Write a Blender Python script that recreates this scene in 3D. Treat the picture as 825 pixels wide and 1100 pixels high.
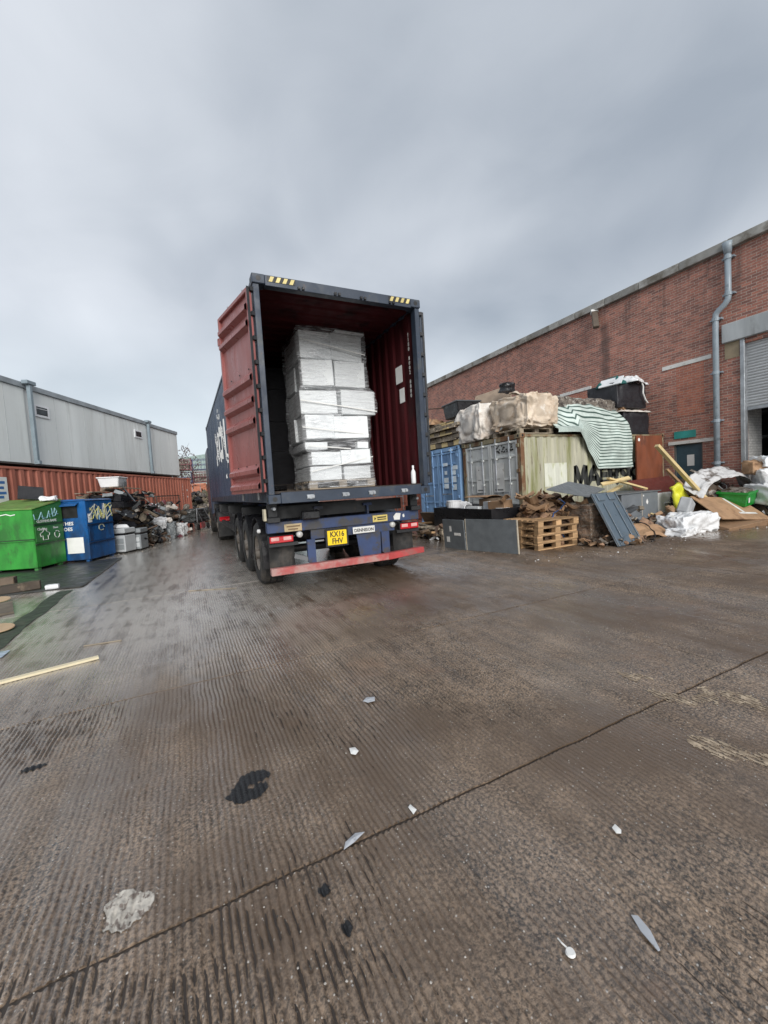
import bpy, bmesh, math, random
import numpy as np
from mathutils import Vector, Matrix, noise as mnoise, Euler
for o in list(bpy.data.objects): bpy.data.objects.remove(o)
SC = bpy.context.scene
C = SC.collection
rnd = random.Random(7)
R = math.radians

# ------------------------------------------------------------------ camera
# yard frame: x = across the lane (right), y = along the lane (away), z = up from the wet concrete
F_PX, YAW, PITCH, ROLL, CAMH = 441.9, 0.4493, 0.0579, -0.0613, 1.4102
fw = Vector((math.sin(YAW)*math.cos(PITCH), math.cos(YAW)*math.cos(PITCH), -math.sin(PITCH)))
rt = Vector((math.cos(YAW), -math.sin(YAW), 0)); up = rt.cross(fw)
rt2 = rt*math.cos(ROLL)+up*math.sin(ROLL); up2 = up*math.cos(ROLL)-rt*math.sin(ROLL)
cd = bpy.data.cameras.new('camera'); cam = bpy.data.objects.new('camera', cd); C.objects.link(cam)
cam.matrix_world = Matrix(((rt2.x, up2.x, -fw.x, 0), (rt2.y, up2.y, -fw.y, 0), (rt2.z, up2.z, -fw.z, CAMH), (0, 0, 0, 1)))
cd.sensor_fit = 'VERTICAL'; cd.sensor_height = 24.0; cd.lens = 24.0*F_PX/1100.0
cd.clip_start = 0.05; cd.clip_end = 2000
SC.camera = cam
SC.render.resolution_x, SC.render.resolution_y = 768, 1024

# ------------------------------------------------------------------ world, sun, exposure
SUN_EL, SUN_AZ = R(26), R(190)
wd = bpy.data.worlds.new('World'); SC.world = wd; wd.use_nodes = True
nt = wd.node_tree; nt.nodes.clear()
def wn(t, **k):
    n = nt.nodes.new(t)
    for a, b in k.items(): setattr(n, a, b)
    return n
def wl(a, b): nt.links.new(a, b)
def wmath(op, a, b=None, clamp=False):
    n = wn('ShaderNodeMath', operation=op, use_clamp=clamp)
    for i, v in enumerate((a, b)):
        if v is None: continue
        if isinstance(v, (int, float)): n.inputs[i].default_value = v
        else: wl(v, n.inputs[i])
    return n.outputs[0]
sky = wn('ShaderNodeTexSky', sky_type='NISHITA', sun_disc=False, sun_elevation=SUN_EL, sun_rotation=SUN_AZ)
tc = wn('ShaderNodeTexCoord'); sep = wn('ShaderNodeSeparateXYZ'); wl(tc.outputs['Generated'], sep.inputs[0])
zc = wmath('MAXIMUM', sep.outputs['Z'], 0.0); den = wmath('ADD', zc, 0.42)
cb = wn('ShaderNodeCombineXYZ'); wl(wmath('DIVIDE', sep.outputs['X'], den), cb.inputs[0]); wl(wmath('DIVIDE', sep.outputs['Y'], den), cb.inputs[1])
cb.inputs[2].default_value = 0.0
SKY_SHIFT = (17.0027, -1.6892, 5.5437)
shn = wn('ShaderNodeVectorMath', operation='ADD'); wl(cb.outputs[0], shn.inputs[0]); shn.inputs[1].default_value = SKY_SHIFT
n1 = wn('ShaderNodeTexNoise'); n1.inputs['Scale'].default_value = 1.151; n1.inputs['Detail'].default_value = 3.5; n1.inputs['Roughness'].default_value = 0.46; n1.inputs['Distortion'].default_value = 0.3
n2 = wn('ShaderNodeTexNoise'); n2.inputs['Scale'].default_value = 3.4; n2.inputs['Detail'].default_value = 8; n2.inputs['Roughness'].default_value = 0.58; n2.inputs['Distortion'].default_value = 0.6
wl(shn.outputs[0], n1.inputs['Vector']); wl(shn.outputs[0], n2.inputs['Vector'])
cl = wmath('ADD', wmath('MULTIPLY', n1.outputs['Fac'], 0.88), wmath('MULTIPLY', n2.outputs['Fac'], 0.12))
rp = wn('ShaderNodeValToRGB'); wl(cl, rp.inputs[0])
rp.color_ramp.elements[0].position = 0.30; rp.color_ramp.elements[0].color = (.165, .186, .214, 1)
rp.color_ramp.elements[1].position = 0.70; rp.color_ramp.elements[1].color = (.405, .42, .445, 1)
hz = wn('ShaderNodeMapRange', interpolation_type='SMOOTHSTEP'); wl(sep.outputs['Z'], hz.inputs[0])
hz.inputs[1].default_value = 0.02; hz.inputs[2].default_value = 0.42; hz.inputs[3].default_value = 0.68; hz.inputs[4].default_value = 0.0
mh = wn('ShaderNodeMixRGB'); wl(hz.outputs[0], mh.inputs[0]); wl(rp.outputs[0], mh.inputs[1]); mh.inputs[2].default_value = (.345, .39, .415, 1)
sc10 = wn('ShaderNodeMixRGB', blend_type='MULTIPLY'); sc10.inputs[0].default_value = 1; wl(mh.outputs[0], sc10.inputs[1]); sc10.inputs[2].default_value = (10, 10, 10, 1)
mx = wn('ShaderNodeMixRGB'); mx.inputs[0].default_value = 0.95; wl(sky.outputs[0], mx.inputs[1]); wl(sc10.outputs[0], mx.inputs[2])
bg = wn('ShaderNodeBackground'); bg.inputs[1].default_value = 0.1; wl(mx.outputs[0], bg.inputs[0])
wo = wn('ShaderNodeOutputWorld'); wl(bg.outputs[0], wo.inputs[0])
sd = bpy.data.lights.new('sun', 'SUN'); sd.energy = 1.5; sd.angle = R(40); sd.color = (1, .97, .93)
so = bpy.data.objects.new('sun', sd); C.objects.link(so)
sdir = Vector((math.sin(SUN_AZ)*math.cos(SUN_EL), math.cos(SUN_AZ)*math.cos(SUN_EL), math.sin(SUN_EL)))
so.rotation_euler = sdir.to_track_quat('Z', 'Y').to_euler(); so.location = (0, 0, 30)
vs = SC.view_settings; vs.view_transform = 'Standard'; vs.look = 'None'; vs.exposure = 1.2; vs.gamma = 1; vs.use_curve_mapping = False

# ------------------------------------------------------------------ material helpers
def newmat(name):
    m = bpy.data.materials.new(name); m.use_nodes = True
    t = m.node_tree; b = t.nodes['Principled BSDF']
    return m, t, b
class N:
    """tiny node-graph writer"""
    def __init__(s, t): s.t = t
    def new(s, ty, ins=None, **k):
        n = s.t.nodes.new(ty)
        for a, b in k.items(): setattr(n, a, b)
        for a, b in (ins or {}).items():
            i = n.inputs[a]
            if isinstance(b, bpy.types.NodeSocket): s.t.links.new(b, i)
            else: i.default_value = b
        return n
    def math(s, op, a, b=0.0, clamp=False): return s.new('ShaderNodeMath', {0: a, 1: b}, operation=op, use_clamp=clamp).outputs[0]
    def mix(s, f, a, b, mode='MIX'): return s.new('ShaderNodeMixRGB', {0: f, 1: a, 2: b}, blend_type=mode).outputs[0]
    def noise(s, vec, scale, detail=5, rough=.55, dist=0): return s.new('ShaderNodeTexNoise', {'Vector': vec, 'Scale': scale, 'Detail': detail, 'Roughness': rough, 'Distortion': dist}).outputs['Fac']
    def ss(s, v, a, b, lo=0.0, hi=1.0): return s.new('ShaderNodeMapRange', {0: v, 1: a, 2: b, 3: lo, 4: hi}, interpolation_type='SMOOTHSTEP').outputs[0]
    def link(s, a, b): s.t.links.new(a, b)
def c4(c): return (c[0], c[1], c[2], 1)
def coords(g, scale=(1, 1, 1), shift=True):
    tcn = g.new('ShaderNodeTexCoord').outputs['Object']
    if shift:
        oi = g.new('ShaderNodeObjectInfo').outputs['Random']
        tcn = g.new('ShaderNodeVectorMath', {0: tcn, 1: g.math('MULTIPLY', oi, 37.0)}, operation='ADD').outputs[0]
    return g.new('ShaderNodeMapping', {'Vector': tcn, 'Scale': scale}).outputs[0]
MATS = {}
def M(name, c, rough=.6, metal=0.0, var=.22, vscale=3.0, bump=.15, bscale=40, c2=None, c2r=(.55, .68), c2s=2.0, streak=(1, 1, 1), coat=0.0, spec=.5, c3=None, c3r=(.6, .66), c3s=9.0, objvar=.0):
    if name in MATS: return MATS[name]
    m, t, b = newmat(name); g = N(t)
    v = coords(g, streak)
    n = g.noise(v, vscale, 7, .6)
    k = g.ss(n, .25, .75, 1-var, 1+var)
    col = g.mix(1.0, c4(c), g.new('ShaderNodeCombineColor', {0: k, 1: k, 2: k}).outputs[0], 'MULTIPLY')
    if objvar:
        oi = g.new('ShaderNodeObjectInfo').outputs['Random']; kk = g.ss(oi, 0, 1, 1-objvar, 1+objvar)
        col = g.mix(1.0, col, g.new('ShaderNodeCombineColor', {0: kk, 1: kk, 2: kk}).outputs[0], 'MULTIPLY')
    if c2: col = g.mix(g.ss(g.noise(v, c2s, 8, .65), *c2r), col, c4(c2))
    if c3: col = g.mix(g.ss(g.noise(v, c3s, 8, .7), *c3r), col, c4(c3))
    g.link(col, b.inputs['Base Color'])
    rr = g.ss(g.noise(v, vscale*2.3, 5), .3, .7, max(.03, rough-.12), min(1, rough+.12)); g.link(rr, b.inputs['Roughness'])
    b.inputs['Metallic'].default_value = metal; b.inputs['Specular IOR Level'].default_value = spec
    if coat: b.inputs['Coat Weight'].default_value = coat; b.inputs['Coat Roughness'].default_value = .12
    if bump:
        vb = coords(g)
        bp = g.new('ShaderNodeBump', {'Strength': bump, 'Distance': .01, 'Height': g.noise(vb, bscale, 5, .6)}); g.link(bp.outputs[0], b.inputs['Normal'])
    MATS[name] = m; return m

# ------------------------------------------------------------------ mesh helpers
class MB:
    def __init__(s): s.v = []; s.f = []; s.uv = None; s.mi = []
    def add(s, vs, fs):
        o = len(s.v); s.v += [tuple(p) for p in vs]; s.f += [tuple(i+o for i in f) for f in fs]; return s
    def box(s, x0, x1, y0, y1, z0, z1, M4=None):
        vs = [Vector((x, y, z)) for z in (z0, z1) for y in (y0, y1) for x in (x0, x1)]
        if M4: vs = [M4 @ p for p in vs]
        return s.add(vs, [(0, 2, 3, 1), (4, 5, 7, 6), (0, 1, 5, 4), (2, 6, 7, 3), (0, 4, 6, 2), (1, 3, 7, 5)])
    def hexa(s, b4, t4):
        return s.add(list(b4)+list(t4), [(3, 2, 1, 0), (4, 5, 6, 7), (0, 1, 5, 4), (1, 2, 6, 5), (2, 3, 7, 6), (3, 0, 4, 7)])
    def bar(s, a, b, w, h, roll=0.0):
        a = Vector(a); b = Vector(b); d = (b-a); L = d.length; q = d.to_track_quat('Y', 'Z').to_matrix().to_4x4()
        return s.box(-w/2, w/2, 0, L, -h/2, h/2, Matrix.Translation(a) @ q @ Matrix.Rotation(roll, 4, 'Y'))
    def tube(s, pts, r, n=8, cap=True):
        pts = [Vector(p) for p in pts]; rings = []
        rs = r if isinstance(r, (list, tuple)) else [r]*len(pts)
        ref = None
        for i, p in enumerate(pts):
            d = (pts[min(i+1, len(pts)-1)]-pts[max(i-1, 0)]).normalized()
            if ref is None: ref = d.orthogonal().normalized()
            ref = (ref-d*ref.dot(d)).normalized(); b = d.cross(ref)
            rings.append([p+(ref*math.cos(2*math.pi*k/n)+b*math.sin(2*math.pi*k/n))*rs[i] for k in range(n)])
        fs = []
        for i in range(len(pts)-1):
            for k in range(n): fs.append((i*n+k, i*n+(k+1) % n, (i+1)*n+(k+1) % n, (i+1)*n+k))
        if cap: fs += [tuple(range(n))[::-1], tuple((len(pts)-1)*n+k for k in range(n))]
        return s.add([p for rg in rings for p in rg], fs)
    def lathe(s, prof, axis_o, axis_d, n=24):
        """prof: list of (radius, along)"""
        d = Vector(axis_d).normalized(); a = d.orthogonal().normalized(); b = d.cross(a); o = Vector(axis_o)
        vs = [o+d*h+(a*math.cos(2*math.pi*k/n)+b*math.sin(2*math.pi*k/n))*r for r, h in prof for k in range(n)]
        fs = [(i*n+k, i*n+(k+1) % n, (i+1)*n+(k+1) % n, (i+1)*n+k) for i in range(len(prof)-1) for k in range(n)]
        return s.add(vs, fs)
    def prism(s, poly, ext):
        """poly: list of 3d points (planar), ext: vector"""
        n = len(poly); e = Vector(ext); vs = [Vector(p) for p in poly]+[Vector(p)+e for p in poly]
        return s.add(vs, [tuple(range(n))[::-1], tuple(range(n, 2*n))]+[(i, (i+1) % n, n+(i+1) % n, n+i) for i in range(n)])
    def grid(s, fn, nu, nv):
        vs = [fn(i/nu, j/nv) for j in range(nv+1) for i in range(nu+1)]
        return s.add(vs, [(j*(nu+1)+i, j*(nu+1)+i+1, (j+1)*(nu+1)+i+1, (j+1)*(nu+1)+i) for j in range(nv) for i in range(nu)])
    def xf(s, M4): s.v = [tuple(M4 @ Vector(p)) for p in s.v]; return s
    def mesh(s, name, smooth=False):
        me = bpy.data.meshes.new(name); me.from_pydata(s.v, [], s.f)
        bm = bmesh.new(); bm.from_mesh(me); bmesh.ops.recalc_face_normals(bm, faces=bm.faces)
        for f in bm.faces: f.smooth = smooth
        bm.to_mesh(me); bm.free(); return me
def tag(o, label=None, cat=None, group=None, kind=None):
    if label: o['label'] = label
    if cat: o['category'] = cat
    if group: o['group'] = group
    if kind: o['kind'] = kind
    return o
def thing(name, label, cat, loc=(0, 0, 0), rz=0.0, group=None):
    o = bpy.data.objects.new(name, None); C.objects.link(o); o.location = loc; o.rotation_euler = (0, 0, rz); o.empty_display_size = .2
    return tag(o, label, cat, group)
def mod_bevel(o, w, seg=1):
    b = o.modifiers.new('bevel', 'BEVEL'); b.width = w; b.segments = seg; b.limit_method = 'ANGLE'; return o
def obj(name, mb, mat, parent=None, smooth=False, bevel=0, world=False, loc=None, rot=None, solid=0, sub=0):
    """one mesh object; world=True: geometry is given in yard coordinates and re-based on the parent"""
    if isinstance(mb, MB):
        if world and parent is not None:
            pl = Matrix.LocRotScale(parent.location, parent.rotation_euler, None)
            if parent.parent is not None: pl = Matrix.LocRotScale(parent.parent.location, parent.parent.rotation_euler, None) @ pl
            mb.xf(pl.inverted())
        me = mb.mesh(name, smooth)
    else: me = mb
    if mat and not me.materials: me.materials.append(mat)
    o = bpy.data.objects.new(name, me); C.objects.link(o)
    if parent is not None: o.parent = parent
    if loc is not None: o.location = loc
    if rot is not None: o.rotation_euler = rot
    if solid: s_ = o.modifiers.new('solid', 'SOLIDIFY'); s_.thickness = solid; s_.offset = 0
    if sub: s_ = o.modifiers.new('sub', 'SUBSURF'); s_.levels = sub; s_.render_levels = sub
    if bevel: mod_bevel(o, bevel)
    return o
def solo(name, mb, mat, label, cat, loc=(0, 0, 0), rot=(0, 0, 0), group=None, kind=None, **k):
    """a thing that is one mesh; geometry in yard coordinates re-based on loc, or local when already centred"""
    o = obj(name, mb, mat, None, **k); 
    if loc != (0, 0, 0): o.location = loc
    o.rotation_euler = rot
    return tag(o, label, cat, group, kind)
def copy_tree(o, parent=None):
    c = o.copy(); C.objects.link(c); c.parent = parent
    for ch in [x for x in bpy.data.objects if x.parent == o]: copy_tree(ch, c)
    return c
def text(name, s, size, mat, parent, origin, xdir, ydir, extrude=.0015, align='LEFT', sx=1.0, bold=0.0):
    cu = bpy.data.curves.new(name, 'FONT'); cu.body = s; cu.size = size; cu.extrude = extrude; cu.align_x = align; cu.align_y = 'BOTTOM_BASELINE'; cu.resolution_u = 2; cu.offset = bold
    tmp = bpy.data.objects.new('tmp_text', cu); me = bpy.data.meshes.new_from_object(tmp); bpy.data.objects.remove(tmp); bpy.data.curves.remove(cu)
    me.name = name; me.materials.clear(); me.materials.append(mat)
    o = bpy.data.objects.new(name, me); C.objects.link(o)
    x = Vector(xdir).normalized(); y = Vector(ydir).normalized(); z = x.cross(y)
    mw = Matrix(((x.x*sx, y.x, z.x, origin[0]), (x.y*sx, y.y, z.y, origin[1]), (x.z*sx, y.z, z.z, origin[2]), (0, 0, 0, 1)))
    if parent is not None:
        o.parent = parent
    o.matrix_local = mw
    return o
def fbm(p, oct=4, H=.55):
    a, f, t = 1.0, 1.0, 0.0
    for _ in range(oct): t += a*mnoise.noise(p*f); a *= H; f *= 2.03
    return t
def ridge(p, oct=3):
    a, f, t = 1.0, 1.0, 0.0
    for _ in range(oct): t += a*(1-abs(mnoise.noise(p*f))*2.2); a *= .5; f *= 2.1
    return t
def blob(center, size, e=.55, n=18, amp=.06, sc=2.2, seed=0.0, crease=.04, flat=True, sag=0.0):
    """closed lumpy sack: a cube-sphere pressed towards a box, wrinkled along its normals"""
    bm = bmesh.new(); bmesh.ops.create_cube(bm, size=2); bmesh.ops.subdivide_edges(bm, edges=bm.edges, cuts=n, use_grid_fill=True)
    sx, sy, sz = [q/2 for q in size]; off = Vector((seed*7.3, seed*3.1, seed*5.7)); cen = Vector(center)
    mb = MB()
    for v in bm.verts:
        d = v.co.normalized()
        p = Vector([math.copysign(abs(q)**e, q) for q in d]); mxv = max(abs(q) for q in p); p = p/mxv*(0.72+.28*1.0)
        q = d*(1-.5)+p*.5 if e > .8 else p*.86+d*.14
        w = Vector((q.x*sx, q.y*sy, q.z*sz))
        k = amp*fbm(w*sc+off, 4)+crease*(ridge(w*sc*1.7+off*2, 3)-1.0)
        w = w+Vector((d.x*k, d.y*k, d.z*k))
        if sag: f = max(0, (w.z/sz)); w.x *= 1-sag*f*f; w.y *= 1-sag*f*f
        if flat: w.z = max(w.z, -sz)
        mb.v.append(tuple(cen+w))
    bm.verts.index_update()
    mb.f = [tuple(v.index for v in f.verts) for f in bm.faces]; bm.free()
    return mb
def crumple(cx, cy, z0, wx, wy, hgt, n=26, sc=2.0, seed=0.0, prof=None, rz=0.0, edge=True):
    """crumpled sheet or heap as a height field with sideways wrinkles"""
    off = Vector((seed*3.7, seed*9.1, seed)); ca, sa = math.cos(rz), math.sin(rz)
    def fn(a, b):
        x, y = (a-.5)*wx, (b-.5)*wy
        p = Vector((x, y, 0))*sc+off
        k = 1.0
        if edge: k = min(1, 4.2*min(a, 1-a, b, 1-b))**.6
        h = hgt*(prof(a, b) if prof else 1.0)*k*(.62+.42*fbm(p, 4))+.22*hgt*k*(ridge(p*1.8, 3)-.8)
        jx = .06*fbm(p*1.7+Vector((9, 0, 0)), 3)*wx*.5; jy = .06*fbm(p*1.7+Vector((0, 9, 0)), 3)*wy*.5
        x += jx; y += jy
        return (cx+x*ca-y*sa, cy+x*sa+y*ca, z0+max(h, .004))
    return MB().grid(fn, n, n)
def junk_heap(name, label, n, shape, smin, smax, mats, seed, kinds='sbp', group=None):
    """rubbish as a mass of real pieces: folded sheets (s), boxes (b), planks (p), lumps (l); shape(r) -> (x, y, z)"""
    r_ = random.Random(seed); mb = MB(); mi = []
    for i in range(n):
        c_ = Vector(shape(r_)); k = r_.choice(kinds); w = r_.uniform(smin, smax); d = w*r_.uniform(.4, .9); f0 = len(mb.f)
        M4 = Matrix.Translation(c_) @ Euler((r_.uniform(-.9, .9), r_.uniform(-.7, .7), r_.uniform(0, 6.3))).to_matrix().to_4x4()
        if k == 's':
            q = r_.uniform(.2, .8); a1, a2 = r_.uniform(-.9, .9), r_.uniform(-.5, .5); sd_ = r_.uniform(0, 99)
            def fn(a, b):
                z = a1*w*.5*max(0, a-q)+a2*d*abs(b-.5)+.10*w*mnoise.noise(Vector((a*3+sd_, b*3, sd_)))
                return tuple(M4 @ Vector((w*(a-.5)*(1+.15*mnoise.noise(Vector((b*4, sd_, 0)))), d*(b-.5)*(1+.2*mnoise.noise(Vector((a*4, sd_, 3)))), z)))
            mb.grid(fn, 4, 4)
        elif k == 'b': mb.box(-w/2, w/2, -d/2, d/2, -w*.2, w*.2, M4)
        elif k == 'p': mb.box(-w*.9, w*.9, -.04, .04, -.014, .014, M4)
        else:
            st_ = len(mb.v)
            def fl(a, b):
                th, ph_ = a*2*math.pi, (b-.5)*math.pi; p = Vector((math.cos(th)*math.cos(ph_), math.sin(th)*math.cos(ph_), .7*math.sin(ph_)))
                return tuple(M4 @ (p*w*.5*(1+.35*mnoise.noise(p*1.8+Vector((i, 0, 0))))))
            mb.grid(fl, 10, 6)
        m_ = r_.randrange(len(mats)); mi += [m_]*(len(mb.f)-f0)
    me = bpy.data.meshes.new(name); me.from_pydata(mb.v, [], mb.f)
    for m_ in mats: me.materials.append(m_)
    me.polygons.foreach_set('material_index', mi); me.update()
    o = bpy.data.objects.new(name, me); C.objects.link(o)
    return tag(o, label, 'scrap heap', group, 'stuff')
def mound(cx, cy, rx, ry, h, z0=0.0):
    def f(r_):
        a = r_.uniform(0, 6.283); q = r_.random()**.5; x, y = q*math.cos(a), q*math.sin(a)
        return cx+rx*x, cy+ry*y, z0+h*(1-q*q)*r_.uniform(.55, 1.0)+.03
    return f
# stroke letters (unit height 1, width w)
ST = {'M': (.9, [[(0, 0), (.06, 1)], [(.06, 1), (.45, .1)], [(.45, .1), (.84, 1)], [(.84, 1), (.9, 0)]]),
      'A': (.86, [[(0, 0), (.43, 1)], [(.43, 1), (.86, 0)], [(.17, .33), (.69, .33)]]),
      'E': (.6, [[(0, 0), (0, 1)], [(0, .94), (.6, .94)], [(0, .5), (.52, .5)], [(0, .06), (.6, .06)]]),
      'R': (.66, [[(0, 0), (0, 1)], [(0, .94), (.55, .94)], [(.55, .97), (.62, .62)], [(.62, .5), (0, .5)], [(.3, .5), (.66, 0)]]),
      'S': (.6, [[(.6, .86), (.3, .95)], [(.3, .95), (.03, .75)], [(.03, .75), (.57, .3)], [(.57, .3), (.3, .05)], [(.3, .05), (0, .14)]]),
      'K': (.68, [[(0, 0), (0, 1)], [(.05, .4), (.62, 1)], [(.22, .55), (.68, 0)]]),
      'X': (.8, [[(0, 0), (.8, 1)], [(.8, 0), (0, 1)]]),
      'C': (.72, [[(.72, .86), (.4, .97)], [(.4, .97), (.08, .75)], [(.08, .75), (.08, .25)], [(.08, .25), (.4, .03)], [(.4, .03), (.72, .14)]]),
      'N': (.8, [[(.05, 0), (.05, 1)], [(.05, 1), (.75, 0)], [(.75, 0), (.75, 1)]]),
      'H': (.7, [[(0, 0), (0, 1)], [(.7, 0), (.7, 1)], [(0, .5), (.7, .5)]])}
def strokes(word, h, w, gap, place, sub=14, sx=1.0):
    """letters as thick strokes laid on a surface by place(x, z) -> point"""
    mb = MB(); x0 = 0.0
    for ch in word:
        cw, segs = ST[ch]
        for (a, b) in segs:
            a = Vector((x0+a[0]*h*sx, a[1]*h)); b = Vector((x0+b[0]*h*sx, b[1]*h)); d = (b-a); L = d.length; d /= L; nn = Vector((-d.y, d.x))*w/2
            a -= d*w*.25; b += d*w*.25
            mb.grid(lambda s, t: place(*(a.lerp(b, s)+nn*(2*t-1))), sub, 12)
        x0 += cw*h*sx+gap
    return mb

# ------------------------------------------------------------------ materials
def ground_material(name, base, wet, lane=False, grooved=False):
    m, t, b = newmat(name); g = N(t)
    v = coords(g, shift=False)
    vs_ = g.new('ShaderNodeMapping', {'Vector': v, 'Scale': (1, .12, 1)}).outputs[0]
    big = g.noise(v, .55, 5, .6); mid = g.noise(v, 2.6, 7, .62); fine = g.noise(v, 72, 3, .75); stk = g.noise(vs_, 9, 7, .65)
    k = g.math('MAXIMUM', g.math('ADD', g.math('ADD', g.ss(mid, .25, .75, .70, 1.24), g.ss(fine, .34, .66, -.80, .80)), g.ss(stk, .3, .7, -.22, .22)), .10)
    col = g.mix(1.0, c4(base), g.new('ShaderNodeCombineColor', {0: k, 1: k, 2: k}).outputs[0], 'MULTIPLY')
    col = g.mix(g.ss(big, .42, .60), col, c4((base[0]*.60, base[1]*.55, base[2]*.50)))
    col = g.mix(g.ss(g.noise(v, 1.1, 6, .6, .6), .58, .74, 0, .7), col, c4((base[0]*1.12, base[1]*.92, base[2]*.78)))
    trk = g.noise(g.new('ShaderNodeMapping', {'Vector': v, 'Scale': (1, .04, 1)}).outputs[0], 2.3, 4, .6)
    col = g.mix(g.ss(trk, .50, .66, 0, .55), col, c4((base[0]*.55, base[1]*.50, base[2]*.46)))   # oily wheel tracks along the lane
    # pale aggregate showing through the worn skin
    vor = g.new('ShaderNodeTexVoronoi', {'Vector': v, 'Scale': 46.0, 'Randomness': 1.0})
    dot = g.math('MULTIPLY', g.ss(vor.outputs['Distance'], .10, .19, 1, 0), g.ss(g.new('ShaderNodeSeparateColor', {0: vor.outputs['Color']}).outputs[0], .52, .62))
    col = g.mix(g.math('MULTIPLY', dot, .85), col, c4((.42, .40, .37)))
    vor2 = g.new('ShaderNodeTexVoronoi', {'Vector': v, 'Scale': 110.0, 'Randomness': 1.0})
    dk = g.math('MULTIPLY', g.ss(vor2.outputs['Distance'], .18, .34, 1, 0), g.ss(g.new('ShaderNodeSeparateColor', {0: vor2.outputs['Color']}).outputs[1], .6, .7))
    col = g.mix(g.math('MULTIPLY', dk, .8), col, c4((base[0]*.3, base[1]*.3, base[2]*.3)))
    sp = g.new('ShaderNodeSeparateXYZ', {0: v})
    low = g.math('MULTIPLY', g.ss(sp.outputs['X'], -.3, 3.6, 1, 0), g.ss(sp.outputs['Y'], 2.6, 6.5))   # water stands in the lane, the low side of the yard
    lane_sheen = g.math('MULTIPLY', low, g.ss(g.math('ADD', g.math('MULTIPLY', stk, .6), g.math('MULTIPLY', mid, .4)), .36, .54))
    col = g.mix(g.math('MULTIPLY', lane_sheen, .9), col, c4((.46, .43, .385)))   # bright sky sheen of the wet lane, painted into the base colour
    g.link(col, b.inputs['Base Color'])
    wetn = g.math('ADD', g.math('ADD', g.math('MULTIPLY', g.noise(vs_, 1.6, 5, .6, .4), .6), g.math('MULTIPLY', g.noise(v, .8, 5, .6), .4)), g.math('MULTIPLY', low, .27))
    wm = g.ss(wetn, .60-wet*.35, .78-wet*.35)
    g.link(g.new('ShaderNodeMapRange', {0: wm, 1: 0.0, 2: 1.0, 3: .50, 4: .26}).outputs[0], b.inputs['Roughness'])
    b.inputs['Specular IOR Level'].default_value = .8
    g.link(wm, b.inputs['Coat Weight']); b.inputs['Coat Roughness'].default_value = .12
    b.inputs['Coat IOR'].default_value = 1.55
    hgt = g.math('ADD', g.math('MULTIPLY', fine, .5), g.math('MULTIPLY', g.noise(v, 260, 2, .5), .25))
    if not grooved:
        wv = g.new('ShaderNodeTexWave', {'Vector': v, 'Scale': 11.5, 'Distortion': 2.5, 'Detail': 3.0, 'Detail Scale': 1.4}, wave_type='BANDS', bands_direction='X').outputs['Fac']
        hgt = g.math('ADD', hgt, g.math('MULTIPLY', wv, .10 if lane else .5))
    bp = g.new('ShaderNodeBump', {'Strength': .35 if lane else .85, 'Distance': .009, 'Height': hgt}); g.link(bp.outputs[0], b.inputs['Normal'])
    bc = g.new('ShaderNodeBump', {'Strength': .12 if lane else .3, 'Distance': .006, 'Height': hgt}); g.link(bc.outputs[0], b.inputs['Coat Normal'])
    return m
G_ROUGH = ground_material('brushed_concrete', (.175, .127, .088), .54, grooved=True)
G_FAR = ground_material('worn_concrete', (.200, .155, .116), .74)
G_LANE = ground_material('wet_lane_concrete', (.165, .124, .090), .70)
G_BASE = M('joint_silt', (.038, .028, .021), .4, bump=.3, bscale=60)
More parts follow.
